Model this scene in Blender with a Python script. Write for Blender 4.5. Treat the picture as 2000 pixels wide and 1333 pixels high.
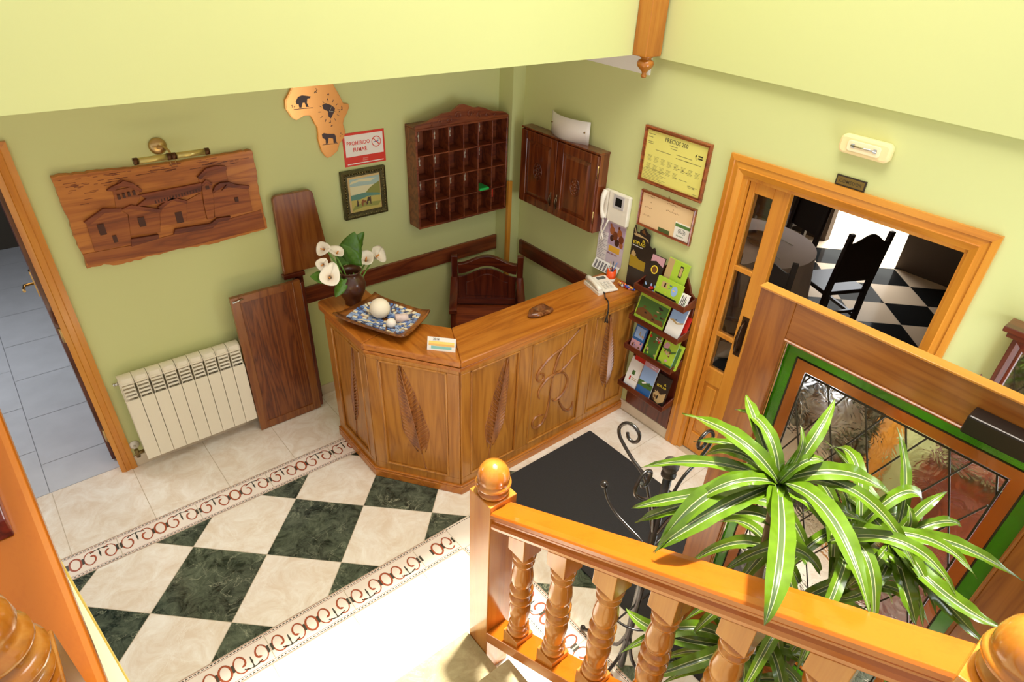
import bpy, bmesh, math, random
from math import sin, cos, pi, radians, sqrt, atan2
from mathutils import Vector, Matrix, Euler
random.seed(7)
S = bpy.context.scene
COL = S.collection
for _o in list(bpy.data.objects): bpy.data.objects.remove(_o, do_unlink=True)

# ------------------------------------------------------------------ camera
cd = bpy.data.cameras.new('camera'); cam = bpy.data.objects.new('camera', cd); COL.objects.link(cam)
cam.location = (-3.2313, -3.932, 3.1073)
_e = [radians(a) for a in (55.2135, -3.1543, -40.2992)]
_R = Matrix.Rotation(_e[2], 3, 'Z') @ Matrix.Rotation(_e[1], 3, 'Y') @ Matrix.Rotation(_e[0], 3, 'X')
cam.rotation_euler = _R.to_euler('XYZ')
cd.sensor_fit = 'HORIZONTAL'; cd.sensor_width = 36
cd.lens = 1240.252 / 2000 * 36
cd.shift_x = -33.69 / 2000; cd.shift_y = 43.96 / 2000
cd.clip_start = .05; cd.clip_end = 60
S.camera = cam
# ------------------------------------------------------------------ colour management
S.view_settings.view_transform = 'Standard'; S.view_settings.look = 'None'
S.view_settings.gamma = 1; S.view_settings.use_curve_mapping = False
S.view_settings.exposure = 0.28
# ------------------------------------------------------------------ world, sun, daylight
w = bpy.data.worlds.new('world'); S.world = w; w.use_nodes = True
wn = w.node_tree; wb = wn.nodes['Background']
wb.inputs[0].default_value = (1.0, .97, .90, 1); wb.inputs[1].default_value = .66

def area(name, loc, direction, sx, sy, power, col=(1, 1, 1)):
    l = bpy.data.lights.new(name, 'AREA'); l.shape = 'RECTANGLE'; l.size = sx; l.size_y = sy
    l.energy = power; l.color = col
    o = bpy.data.objects.new(name, l); COL.objects.link(o); o.location = loc
    o.rotation_euler = Vector(direction).to_track_quat('-Z', 'Y').to_euler()
    return o
sl = bpy.data.lights.new('sun', 'SUN'); sl.energy = 10.5; sl.angle = radians(4.0); sl.color = (1, .95, .84)
so = bpy.data.objects.new('sun', sl); COL.objects.link(so)
so.rotation_euler = Vector((-.22, -.06, -1)).to_track_quat('-Z', 'Y').to_euler()
# daylight falling through the roof light above the stair well
area('roof_light_daylight', (-1.57, -2.8, 5.15), (-.05, .05, -1), 2.0, 2.3, 110, (1, .97, .90))
# daylight on the terrace outside the dining room's glazed door
area('terrace_daylight', (6.8, -.9, 4.0), (-.1, 0, -1), 3.0, 3.0, 700, (.93, .96, 1))
# sky light entering through the open street door
area('street_door_daylight', (-.68, -4.16, 1.15), (-.12, 1, .02), .95, 1.8, 26, (.84, .93, 1))
# added fill lamp for the corridor floor behind the left door; no window there
area('corridor_fill', (-4.6, 1.6, 2.2), (.5, -.1, -1), 1.0, 1.0, 34, (.93, .96, 1))

# ------------------------------------------------------------------ helpers
WM = {}
class M:
    def __init__(s): s.v = []; s.f = []; s.mi = []; s.sm = []
    def add(s, vs, fs, mi=0, smooth=False):
        b = len(s.v); s.v += [tuple(v) for v in vs]
        for f in fs: s.f.append([b + i for i in f]); s.mi.append(mi); s.sm.append(smooth)
        return s
    def box(s, x0, x1, y0, y1, z0, z1, mi=0, R=None, c=None):
        vs = [(x, y, z) for x in (x0, x1) for y in (y0, y1) for z in (z0, z1)]
        if R is not None:
            cc = Vector(c) if c else Vector(((x0+x1)/2, (y0+y1)/2, (z0+z1)/2))
            vs = [R @ (Vector(v)-cc)+cc for v in vs]
        return s.add(vs, [(0,1,3,2),(4,6,7,5),(0,4,5,1),(2,3,7,6),(0,2,6,4),(1,5,7,3)], mi)
    def prism(s, poly, a0, a1, axis='z', mi=0, smooth=False):
        # poly: 2D points; axis z -> (x,y), y -> (x,z), x -> (y,z)
        def P(p, a): return {'z': (p[0], p[1], a), 'y': (p[0], a, p[1]), 'x': (a, p[0], p[1])}[axis]
        n = len(poly); vs = [P(p, a0) for p in poly]+[P(p, a1) for p in poly]
        s.add(vs, [list(range(n))[::-1], [n+i for i in range(n)]], mi)
        b = len(s.v)-2*n
        for i in range(n):
            j = (i+1) % n; s.f.append([b+i, b+j, b+n+j, b+n+i]); s.mi.append(mi); s.sm.append(smooth)
        return s
    def lathe(s, prof, c=(0,0,0), n=24, mi=0, smooth=True, axis=None, caps=True):
        vs = []; m = len(prof)
        Q = Vector(axis).to_track_quat('Z', 'Y').to_matrix() if axis else Matrix.Identity(3)
        for r, z in prof:
            for i in range(n):
                a = 2*pi*i/n; vs.append(Vector(c)+Q @ Vector((r*cos(a), r*sin(a), z)))
        fs = [(k*n+i, k*n+(i+1) % n, (k+1)*n+(i+1) % n, (k+1)*n+i) for k in range(m-1) for i in range(n)]
        s.add(vs, fs, mi, smooth)
        if caps:
            b = len(s.v)-m*n
            s.f.append([b+i for i in range(n)][::-1]); s.mi.append(mi); s.sm.append(False)
            s.f.append([b+(m-1)*n+i for i in range(n)]); s.mi.append(mi); s.sm.append(False)
        return s
    def tube(s, pts, r, n=8, mi=0, closed=False, caps=True):
        pts = [Vector(p) for p in pts]; m = len(pts)
        rr = r if isinstance(r, (list, tuple)) else [r]*m
        up = None; vs = []
        for k in range(m):
            if closed: t = pts[(k+1) % m]-pts[k-1]
            else: t = pts[min(k+1, m-1)]-pts[max(k-1, 0)]
            if t.length < 1e-9: t = Vector((0, 0, 1))
            t.normalize()
            if up is None:
                up = t.orthogonal().normalized()
            up = (up-t*up.dot(t))
            if up.length < 1e-6: up = t.orthogonal()
            up.normalize(); sd = t.cross(up)
            for i in range(n):
                a = 2*pi*i/n; vs.append(pts[k]+(up*cos(a)+sd*sin(a))*rr[k])
        K = m if closed else m-1
        fs = [(k*n+i, k*n+(i+1) % n, ((k+1) % m)*n+(i+1) % n, ((k+1) % m)*n+i) for k in range(K) for i in range(n)]
        s.add(vs, fs, mi, True)
        if caps and not closed:
            b = len(s.v)-m*n
            s.f.append([b+i for i in range(n)][::-1]); s.mi.append(mi); s.sm.append(False)
            s.f.append([b+(m-1)*n+i for i in range(n)]); s.mi.append(mi); s.sm.append(False)
        return s
    def ball(s, c, r, n=24, mi=0, sc=(1,1,1)):
        m = n//2; prof = []
        for k in range(m+1):
            a = -pi/2+pi*k/m; prof.append((max(r*cos(a), 1e-4), r*sin(a)))
        b = len(s.v); s.lathe(prof, (0,0,0), n, mi)
        for i in range(b, len(s.v)):
            v = s.v[i]; s.v[i] = (c[0]+v[0]*sc[0], c[1]+v[1]*sc[1], c[2]+v[2]*sc[2])
        return s
    def grid(s, rows, mi=0, smooth=True, wrap=False):
        m = len(rows); n = len(rows[0]); vs = [p for r in rows for p in r]
        K = n if wrap else n-1
        return s.add(vs, [(k*n+i, k*n+(i+1) % n, (k+1)*n+(i+1) % n, (k+1)*n+i) for k in range(m-1) for i in range(K)], mi, smooth)
    def xf(s, R, t, start=0):
        for i in range(start, len(s.v)):
            s.v[i] = tuple(R @ Vector(s.v[i])+Vector(t))
        return s
def finish(o, bevel=0, solid=0, subd=0):
    if solid:
        md = o.modifiers.new('solid', 'SOLIDIFY'); md.thickness = solid; md.offset = 0
    if bevel:
        md = o.modifiers.new('bevel', 'BEVEL'); md.width = bevel; md.segments = 2; md.limit_method = 'ANGLE'; md.angle_limit = radians(40)
        md.harden_normals = False
    if subd:
        md = o.modifiers.new('sub', 'SUBSURF'); md.levels = subd; md.render_levels = subd
def mkmesh(name, mb, mats, inv=None):
    me = bpy.data.meshes.new(name)
    vs = mb.v if inv is None else [tuple(inv @ Vector(v)) for v in mb.v]
    me.from_pydata(vs, [], mb.f); me.update()
    for m in (mats if isinstance(mats, (list, tuple)) else [mats]): me.materials.append(m)
    me.polygons.foreach_set('material_index', mb.mi); me.polygons.foreach_set('use_smooth', mb.sm)
    bm = bmesh.new(); bm.from_mesh(me); bmesh.ops.recalc_face_normals(bm, faces=bm.faces); bm.to_mesh(me); bm.free()
    return me
def part(name, mb, mats, parent, bevel=0, label=None, solid=0, subd=0, kind=None, local=False):
    """mesh given in world coordinates (or the thing's own frame when local)"""
    inv = None if local else WM[parent.name].inverted()
    o = bpy.data.objects.new(name, mkmesh(name, mb, mats, inv)); COL.objects.link(o); o.parent = parent
    WM[o.name] = WM[parent.name]
    if label: o['label'] = label
    if kind: o['kind'] = kind
    finish(o, bevel, solid, subd); return o
def thing(name, label, cat, loc=(0,0,0), rz=0, group=None):
    o = bpy.data.objects.new(name, None); COL.objects.link(o); o.location = loc; o.rotation_euler = (0,0,rz); o.empty_display_size = .1
    WM[o.name] = Matrix.Translation(loc) @ Matrix.Rotation(rz, 4, 'Z')
    o['label'] = label; o['category'] = cat
    if group: o['group'] = group
    return o
def solo(name, mb, mats, label=None, cat=None, group=None, kind=None, bevel=0, solid=0, subd=0):
    xs = [v[0] for v in mb.v]; ys = [v[1] for v in mb.v]; zs = [v[2] for v in mb.v]
    c = Vector(((min(xs)+max(xs))/2, (min(ys)+max(ys))/2, min(zs)))
    T = Matrix.Translation(c)
    o = bpy.data.objects.new(name, mkmesh(name, mb, mats, T.inverted())); COL.objects.link(o); o.location = c
    WM[o.name] = T
    if label: o['label'] = label
    if cat: o['category'] = cat
    if group: o['group'] = group
    if kind: o['kind'] = kind
    finish(o, bevel, solid, subd); return o
def struct(name, mb, mats, bevel=0): return solo(name, mb, mats, kind='structure', bevel=bevel)
def dup(root, loc, rz=0, label=None, group=None):
    def cp(o, par):
        c = o.copy(); COL.objects.link(c)
        if par: c.parent = par
        for ch in list(o.children): cp(ch, c)
        return c
    r = cp(root, None); r.location = loc; r.rotation_euler = (0,0,rz)
    if label: r['label'] = label
    if group: r['group'] = group
    return r
def text(name, body, size, mat, parent, org, ux, uy, align='LEFT', depth=.0006, sx=1.0):
    bold = size > .019
    """flat lettering as mesh: org world point of the line's start, ux/uy world unit vectors of reading direction and up"""
    cu = bpy.data.curves.new('t', 'FONT'); cu.body = body; cu.size = size; cu.extrude = depth; cu.align_x = align
    cu.resolution_u = 2; cu.offset = size*.012 if bold else 0; cu.space_character = 1.08 if bold else 1
    to = bpy.data.objects.new('t', cu); COL.objects.link(to)
    dg = bpy.context.evaluated_depsgraph_get(); me = bpy.data.meshes.new_from_object(to.evaluated_get(dg))
    bpy.data.objects.remove(to, do_unlink=True)
    ux = Vector(ux).normalized(); uy = Vector(uy).normalized(); uz = ux.cross(uy)
    R = Matrix((ux, uy, uz)).transposed().to_4x4()
    me.transform(WM[parent.name].inverted() @ Matrix.Translation(org) @ R @ Matrix.Diagonal((sx,1,1,1)))
    me.materials.clear(); me.materials.append(mat)
    o = bpy.data.objects.new(name, me); COL.objects.link(o); o.parent = parent
    WM[o.name] = WM[parent.name]
    return o

# ------------------------------------------------------------------ materials
def srgb(r, g, b):
    f = lambda c: ((c/255+.055)/1.055)**2.4 if c/255 > .04045 else c/255/12.92
    return (f(r), f(g), f(b), 1)
def newmat(name):
    m = bpy.data.materials.new(name); m.use_nodes = True
    return m, m.node_tree.nodes, m.node_tree.links, m.node_tree.nodes['Principled BSDF']
def plain(name, col, rough=.5, metal=0, coat=0, bump=0, bscale=200, var=0, vscale=8, emis=None, spec=None):
    m, n, l, b = newmat(name)
    b.inputs['Base Color'].default_value = col; b.inputs['Roughness'].default_value = rough
    b.inputs['Metallic'].default_value = metal; b.inputs['Coat Weight'].default_value = coat
    if spec is not None: b.inputs['Specular IOR Level'].default_value = spec
    if emis: b.inputs['Emission Color'].default_value = emis[0]; b.inputs['Emission Strength'].default_value = emis[1]
    if var or bump:
        tc = n.new('ShaderNodeTexCoord'); nz = n.new('ShaderNodeTexNoise'); l.new(tc.outputs['Object'], nz.inputs['Vector'])
    if var:
        nz.inputs['Scale'].default_value = vscale; nz.inputs['Detail'].default_value = 5
        mx = n.new('ShaderNodeMixRGB'); mx.blend_type = 'MULTIPLY'; mx.inputs[0].default_value = 1
        cr = n.new('ShaderNodeValToRGB'); cr.color_ramp.elements[0].position = .3; cr.color_ramp.elements[1].position = .7
        k = 1-var; cr.color_ramp.elements[0].color = (k, k, k, 1); cr.color_ramp.elements[1].color = (1, 1, 1, 1)
        l.new(nz.outputs['Fac'], cr.inputs[0]); mx.inputs[1].default_value = col; l.new(cr.outputs[0], mx.inputs[2]); l.new(mx.outputs[0], b.inputs['Base Color'])
    if bump:
        n2 = n.new('ShaderNodeTexNoise'); n2.inputs['Scale'].default_value = bscale; n2.inputs['Detail'].default_value = 3
        l.new(tc.outputs['Object'], n2.inputs['Vector'])
        bp = n.new('ShaderNodeBump'); bp.inputs['Strength'].default_value = bump; bp.inputs['Distance'].default_value = .002
        l.new(n2.outputs['Fac'], bp.inputs['Height']); l.new(bp.outputs[0], b.inputs['Normal'])
    return m
def wood(name, c_light, c_mid, c_dark, axis='z', rough=.32, coat=.35, scale=1.0, ring=1.0):
    if 'rail' in name or 'newel' in name or 'honey' in name: ring = .2 if 'handrail' in name else .35
    m, n, l, b = newmat(name)
    tc = n.new('ShaderNodeTexCoord'); mp = n.new('ShaderNodeMapping')
    l.new(tc.outputs['Object'], mp.inputs['Vector'])
    s = [9*scale]*3; s['xyz'.index(axis)] = .8*scale; mp.inputs['Scale'].default_value = s
    n1 = n.new('ShaderNodeTexNoise'); n1.inputs['Scale'].default_value = 1.3; n1.inputs['Detail'].default_value = 3; n1.inputs['Distortion'].default_value = .6
    l.new(mp.outputs[0], n1.inputs['Vector'])
    mt = n.new('ShaderNodeMath'); mt.operation = 'MULTIPLY'; mt.inputs[1].default_value = 9*ring
    l.new(n1.outputs['Fac'], mt.inputs[0])
    sn = n.new('ShaderNodeMath'); sn.operation = 'PINGPONG'; sn.inputs[1].default_value = 1; l.new(mt.outputs[0], sn.inputs[0])
    mp2 = n.new('ShaderNodeMapping'); l.new(tc.outputs['Object'], mp2.inputs['Vector'])
    s2 = [160*scale]*3; s2['xyz'.index(axis)] = 5*scale; mp2.inputs['Scale'].default_value = s2
    n2 = n.new('ShaderNodeTexNoise'); n2.inputs['Scale'].default_value = 1; n2.inputs['Detail'].default_value = 4
    l.new(mp2.outputs[0], n2.inputs['Vector'])
    mx = n.new('ShaderNodeMix'); mx.data_type = 'FLOAT'; mx.inputs[0].default_value = .45
    l.new(sn.outputs[0], mx.inputs[2]); l.new(n2.outputs['Fac'], mx.inputs[3])
    cr = n.new('ShaderNodeValToRGB'); e = cr.color_ramp.elements
    e[0].position = .08; e[0].color = c_dark; e[1].position = .72; e[1].color = c_light
    k = e.new(.36); k.color = c_mid
    l.new(mx.outputs[0], cr.inputs[0]); l.new(cr.outputs[0], b.inputs['Base Color'])
    b.inputs['Roughness'].default_value = rough; b.inputs['Coat Weight'].default_value = coat; b.inputs['Coat Roughness'].default_value = .12
    bp = n.new('ShaderNodeBump'); bp.inputs['Strength'].default_value = .12; bp.inputs['Distance'].default_value = .001
    l.new(mx.outputs[0], bp.inputs['Height']); l.new(bp.outputs[0], b.inputs['Normal'])
    return m
def marble(name, base, vein, dark, scale=6, rough=.12, amount=.5, vw=.014):
    m, n, l, b = newmat(name)
    tc = n.new('ShaderNodeTexCoord')
    def noise(sc, det, dist, ro=.6):
        q = n.new('ShaderNodeTexNoise'); q.inputs['Scale'].default_value = sc; q.inputs['Detail'].default_value = det; q.inputs['Distortion'].default_value = dist; q.inputs['Roughness'].default_value = ro
        l.new(tc.outputs['Object'], q.inputs['Vector']); return q
    def ramp(src, p0, c0, p1, c1):
        r = n.new('ShaderNodeValToRGB'); r.color_ramp.elements[0].position = p0; r.color_ramp.elements[0].color = c0
        r.color_ramp.elements[1].position = p1; r.color_ramp.elements[1].color = c1; l.new(src, r.inputs[0]); return r
    n1 = noise(scale*1.5, 10, .8, .75); n2 = noise(scale*.9, 7, 1.0, .62); n3 = noise(scale*.5, 2, 0)
    a = n.new('ShaderNodeMath'); a.operation = 'SUBTRACT'; a.inputs[1].default_value = .5; l.new(n2.outputs['Fac'], a.inputs[0])
    ab = n.new('ShaderNodeMath'); ab.operation = 'ABSOLUTE'; l.new(a.outputs[0], ab.inputs[0])
    W_, K_ = (1, 1, 1, 1), (0, 0, 0, 1)
    r2 = ramp(ab.outputs[0], 0, W_, vw, K_); r3 = ramp(n3.outputs['Fac'], .45, K_, .62, W_)
    mu = n.new('ShaderNodeMath'); mu.operation = 'MULTIPLY'; l.new(r2.outputs[0], mu.inputs[0]); l.new(r3.outputs[0], mu.inputs[1])
    mu2 = n.new('ShaderNodeMath'); mu2.operation = 'MULTIPLY'; mu2.inputs[1].default_value = amount; l.new(mu.outputs[0], mu2.inputs[0])
    r1 = ramp(n1.outputs['Fac'], .38, dark, .64, base)
    mx = n.new('ShaderNodeMixRGB'); l.new(mu2.outputs[0], mx.inputs[0]); l.new(r1.outputs[0], mx.inputs[1]); mx.inputs[2].default_value = vein
    l.new(mx.outputs[0], b.inputs['Base Color']); b.inputs['Roughness'].default_value = rough
    return m

GREEN = plain('green_wall_paint', srgb(209, 212, 148), .62, bump=.05, bscale=160)
WHITE = plain('white_ceiling_paint', srgb(238, 232, 226), .7, bump=.04)
PLASTER = plain('pale_stair_plaster', srgb(240, 238, 205), .7, bump=.04)
BEAD = plain('yellow_corner_bead', srgb(222, 196, 100), .5)
CREAM = marble('cream_floor_tile', srgb(246, 238, 226), srgb(250, 244, 234), srgb(228, 210, 188), 4.5, .16, .5)
GREENM = marble('dark_green_marble_tile', srgb(98, 106, 88), srgb(176, 178, 150), srgb(26, 36, 30), 8, .14, .8)
GROUT = plain('floor_grout', srgb(196, 178, 150), .6)
TERRA = plain('terracotta_border_ink', srgb(176, 88, 58), .25, var=.3, vscale=60)
INK = plain('dark_border_ink', srgb(70, 66, 56), .25)
BORDER = plain('border_tile', srgb(244, 230, 216), .18, var=.06)
SKIRT = plain('skirting_tile', srgb(222, 205, 180), .2, var=.1, vscale=12)
GREYT = plain('grey_corridor_tile', srgb(204, 206, 212), .25, var=.1, vscale=6)
W_OAK = lambda ax, nm: wood(nm, srgb(182, 112, 36), srgb(160, 92, 26), srgb(112, 58, 16), ax)
W_CTR_Z = wood('counter_wood_upright', srgb(178, 118, 44), srgb(164, 104, 36), srgb(138, 82, 26), 'z')
W_CTR_X = wood('counter_wood_along', srgb(188, 114, 36), srgb(174, 100, 28), srgb(146, 78, 20), 'x')
W_CTR_Y = wood('counter_wood_cross', srgb(184, 108, 34), srgb(168, 94, 26), srgb(140, 72, 20), 'y')
W_CARVE = wood('carved_wood', srgb(158, 98, 44), srgb(136, 78, 32), srgb(100, 54, 20), 'z')
W_RAIL = wood('handrail_wood', srgb(178, 96, 20), srgb(168, 86, 16), srgb(148, 70, 12), 'y', .22, .6)
W_RAILZ = wood('newel_wood', srgb(188, 120, 42), srgb(176, 104, 30), srgb(148, 80, 20), 'z', .2, .6)
W_PINE_Y = wood('honey_wood_along', srgb(214, 144, 50), srgb(204, 130, 40), srgb(182, 108, 30), 'y', .3, .4)
W_PINE_Z = wood('honey_wood_upright', srgb(214, 144, 50), srgb(204, 130, 40), srgb(182, 108, 30), 'z', .3, .4)
W_PINE_X = wood('honey_wood_cross', srgb(214, 144, 50), srgb(204, 130, 40), srgb(182, 108, 30), 'x', .3, .4)
W_DOORZ = wood('entrance_door_wood_upright', srgb(172, 104, 38), srgb(156, 90, 30), srgb(132, 70, 22), 'z', .3, .4)
W_DOORY = wood('entrance_door_wood_along', srgb(172, 104, 38), srgb(156, 90, 30), srgb(132, 70, 22), 'y', .3, .4)
W_MAHZ = wood('mahogany_upright', srgb(104, 42, 20), srgb(84, 28, 14), srgb(52, 14, 8), 'z', .28, .5)
W_MAHX = wood('mahogany_along', srgb(104, 42, 20), srgb(84, 28, 14), srgb(52, 14, 8), 'x', .28, .5)
W_MAHY = wood('mahogany_cross', srgb(104, 42, 20), srgb(84, 28, 14), srgb(52, 14, 8), 'y', .28, .5)
W_RACK = wood('key_rack_wood', srgb(136, 68, 34), srgb(112, 48, 24), srgb(74, 26, 14), 'x', .35, .3)
W_CUP = wood('cupboard_wood', srgb(128, 64, 26), srgb(104, 44, 18), srgb(66, 24, 10), 'z', .3, .45)
W_BAR = wood('bar_flap_wood', srgb(142, 84, 36), srgb(126, 68, 28), srgb(104, 52, 20), 'z', .3, .4)
W_REL = wood('relief_wood', srgb(190, 116, 42), srgb(172, 98, 32), srgb(140, 72, 20), 'x', .45, .1)
W_DARK = plain('dark_chair_wood', srgb(40, 22, 16), .35)
BRASS = plain('old_brass', srgb(196, 164, 110), .28, metal=1)
CHROME = plain('chrome', srgb(210, 210, 205), .15, metal=1)
IRON = plain('black_iron', srgb(26, 20, 17), .3, coat=.3)
BLACK = plain('black_plastic', srgb(18, 17, 18), .35)
WHITEP = plain('white_plastic', srgb(238, 230, 214), .3)
ENAMEL = plain('radiator_enamel', srgb(238, 228, 206), .3)
PAPER = plain('white_paper', srgb(240, 236, 228), .6)
MAT = plain('charcoal_carpet', srgb(56, 53, 52), .95, bump=.8, bscale=900, var=.45, vscale=500)
GLASS = None
def glassmat(name, col=(1,1,1,1), rough=.02, bump=0, bscale=14, tint_var=None):
    m, n, l, b = newmat(name)
    b.inputs['Base Color'].default_value = col; b.inputs['Roughness'].default_value = rough
    b.inputs['Transmission Weight'].default_value = 1; b.inputs['IOR'].default_value = 1.45
    if bump:
        tc = n.new('ShaderNodeTexCoord'); nz = n.new('ShaderNodeTexNoise'); nz.inputs['Scale'].default_value = bscale; nz.inputs['Detail'].default_value = 2; nz.inputs['Distortion'].default_value = 1.2
        l.new(tc.outputs['Object'], nz.inputs['Vector'])
        bp = n.new('ShaderNodeBump'); bp.inputs['Strength'].default_value = bump; bp.inputs['Distance'].default_value = .01
        l.new(nz.outputs['Fac'], bp.inputs['Height']); l.new(bp.outputs[0], b.inputs['Normal'])
    return m
GLASS = glassmat('clear_glass')
def col(name, rgb, rough=.5, **k): return plain(name, srgb(*rgb), rough, **k)

# ================================================================== SETTING
# ---- hall floor: tiles, marble lozenges, printed border tiles, in one mesh
def clip(poly, x0, x1, y0, y1):
    def cut(P, ax, v, keep):
        out = []
        for i in range(len(P)):
            a, b = P[i-1], P[i]; ia = (a[ax]-v)*keep >= 0; ib = (b[ax]-v)*keep >= 0
            if ia != ib:
                t = (v-a[ax])/(b[ax]-a[ax]); out.append((a[0]+t*(b[0]-a[0]), a[1]+t*(b[1]-a[1])))
            if ib: out.append(b)
        return out
    for ax, v, k in ((0, x0, 1), (0, x1, -1), (1, y0, 1), (1, y1, -1)):
        if len(poly) > 2: poly = cut(poly, ax, v, k)
    return poly if len(poly) > 2 else None
fl = M(); G = .002
fl.box(-4.6, .12, -4.6, .052, -.05, -.001, 2)
def flat(poly, mi, z=0.0): fl.add([(x, y, z) for x, y in poly], [list(range(len(poly)))], mi)
def rect(x0, x1, y0, y1, mi=0, g=G, z=0.0):
    if x1-x0 > 2*g and y1-y0 > 2*g: flat([(x0+g, y0+g), (x1-g, y0+g), (x1-g, y1-g), (x0+g, y1-g)], mi, z)
TS = .44
xs = [-3.573-TS*2, -3.573-TS, -3.573, -3.13, -2.69, -2.253, -1.81, -1.37, -.93, -.49, -.05, .12]
for a, b in zip(xs, xs[1:]): rect(a, b, -.555, .054)
DG = .622
def checker(x0, x1, y0, y1):
    h = DG/2-G*1.2
    for i in range(-8, 9):
        for j in range(-8, 9):
            for cx, cy, mi in ((-3.024+DG*i, -1.218+DG*j, 1), (-3.024+DG*(i+.5), -1.218+DG*(j+.5), 0)):
                p = clip([(cx-h, cy), (cx, cy-h), (cx+h, cy), (cx, cy+h)], x0+G, x1-G, y0+G, y1-G)
                if p: flat(p, mi)
checker(-4.6, -.56, -1.69, -.745)
checker(-1.60, -.56, -4.4, -1.69)
for k in range(5): rect(-4.6+k*.57, -4.6+(k+1)*.57 if k < 4 else -1.79, -4.6, -1.88) if False else None
ys = [-1.88, -2.16, -2.60, -3.04, -3.48, -3.92, -4.36, -4.6]
px = [-4.6, -4.27, -3.83, -3.39, -2.95, -2.51, -2.07, -1.79]
for a, b in zip(px, px[1:]):
    for c, d in zip(ys[1:], ys): rect(a, b, c, d)
ry = [-.745, -1.03, -1.47, -1.91, -2.35, -2.79, -3.23, -3.67, -4.11, -4.4]
for c, d in zip(ry[1:], ry): rect(-.56, -.02, c, d)
# printed border
def strip(pts, wd, mi, z):
    n = len(pts); L = []; Rr = []
    for i in range(n):
        a = Vector(pts[max(i-1, 0)]); b = Vector(pts[min(i+1, n-1)]); t = (b-a)
        if t.length < 1e-9: continue
        t.normalize(); nn = Vector((-t.y, t.x)); w_ = wd[i] if isinstance(wd, list) else wd
        p = Vector(pts[i]); L.append(p+nn*w_/2); Rr.append(p-nn*w_/2)
    for i in range(len(L)-1): flat([tuple(Rr[i]), tuple(Rr[i+1]), tuple(L[i+1]), tuple(L[i])], mi, z)
def spiral(cx, cy, sx, sy):
    # a C-shaped scroll with a curled lower end, opening towards +x when sx = 1
    pts = []; wd = []
    N = 26
    for i in range(N+1):
        t = i/N; a = radians(50+400*t); r = .052*(1-.06*t) if t < .52 else .052*(.969-(t-.52)*1.55)
        ox = 0 if t < .62 else .012*(t-.62)
        pts.append((cx+sx*(r*cos(a)*.66+ox), cy+sy*(r*sin(a)*.98))); wd.append(.005+.006*t+.006*max(0, (t-.85)/.15)+.004*max(0, 1-t*6))
    return pts, wd
def motif(f, L):
    """f maps (u along the tile, v across, v>0 towards the stems) to floor coordinates"""
    W = .19
    def S2(p, wd, mi, z=.0006): strip([f(*q) for q in p], wd, mi, z)
    flat([f(G, -W/2+G), f(L-G, -W/2+G), f(L-G, W/2-G), f(G, W/2-G)], 5, 0)
    # edge lines with black dashes
    for sv in (-1, 1):
        v = sv*(W/2-.012)
        S2([(G, v-sv*.009), (L-G, v-sv*.009)], .0022, 3); S2([(G, v+sv*.008), (L-G, v+sv*.008)], .0022, 3)
        k = G+.004
        while k < L-.014:
            S2([(k, v), (k+.012, v)], .0055, 4); k += .019
    V = -.004
    def circ(u, r): return [(u+r*.72*cos(2*pi*i/24), V+r*1.12*sin(2*pi*i/24)) for i in range(25)]
    S2(circ(L/2, .040), .011, 3)
    for u, sx in ((.048, 1), (L/2+.076, 1), (L/2-.076, -1), (L-.048, -1)) if L > .3 else ((L/2+.076, 1),):
        p, wd = spiral(u, V, sx, -1)
        S2(p, wd, 3)
    for u in (.010, L/2-.038, L/2+.038, L-.010): S2([(u, V-.022), (u, V+.022)], .012, 4, .0009)
    for c in ((.048+L/2-.076)/2, (L-.048+L/2+.076)/2) if L > .3 else ():
        S2([(c-.045+.09*i/8, V-.036+.014*(1-((i-4)/4)**2)*-1) for i in range(9)], [.004 if i % 2 else .009 for i in range(9)], 4)
        S2([(c, V-.046+.0), (c, V-.030), (c, V-.014), (c, V+.004), (c, V+.016)], [.006, .005, .011, .007, .004], 4)
for k in range(-3, 4):                                   # band 1, stems towards -y
    x0 = -3.352+.4405*k
    if x0 > -1.75: break
    motif(lambda u, v, x0=x0: (x0+u, -.650-v), .4405)
for k in range(-3, 3):                                   # band 2, stems towards +y
    x0 = -2.925+.445*k
    motif(lambda u, v, x0=x0: (x0+u, -1.785+v), .445 if k < 2 else .245)
for k in range(0, 6):                                    # band 3, stems towards +x
    motif(lambda u, v, y0=-1.88-.44*k: (-1.695+v, y0-u), .44)
rect(-1.79, -1.60, -1.88, -1.69, 5)
for q in ((-1.79, -1.69), (-1.60, -1.69)):
    pass
kk = -1.79
while kk < -1.61: strip([(kk, -1.702), (kk+.012, -1.702)], .0055, 4, .0006); kk += .019
kk = -1.70
while kk > -1.88: strip([(-1.612, kk), (-1.612, kk-.012)], .0055, 4, .0006); kk -= .019
struct('floor', fl, [CREAM, GREENM, GROUT, TERRA, INK, BORDER])

# corridor floor behind the left door
f2 = M(); f2.box(-5.2, -2.3, .053, 4.2, -.05, -.004, 1)
for i in range(-4, 3):
    for j in range(0, 9):
        x0 = -3.582+.45*i; y0 = (.366 if i % 2 == 0 else .542)+.57*(j-1)
        x1 = min(x0+.45, -2.3); y1 = y0+.57; y0 = max(y0, .054)
        if y1 > y0+.01 and x1 > x0: f2.add([(x0+.002, y0+.002, -.001), (x1-.002, y0+.002, -.001), (x1-.002, y1-.002, -.001), (x0+.002, y1-.002, -.001)], [(0,1,2,3)], 0)
struct('floor_corridor', f2, [GREYT, plain('corridor_grout', srgb(150, 152, 158), .7)])

# ---- back wall (A): doorway at the left
CEIL = 2.52
wa = M()
wa.box(-3.17, .12, 0, .12, -.05, CEIL)
wa.box(-4.6, -4.10, 0, .12, -.05, CEIL)
wa.box(-4.10, -3.17, 0, .12, 2.05, CEIL)
struct('wall_back', wa, GREEN)
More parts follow.
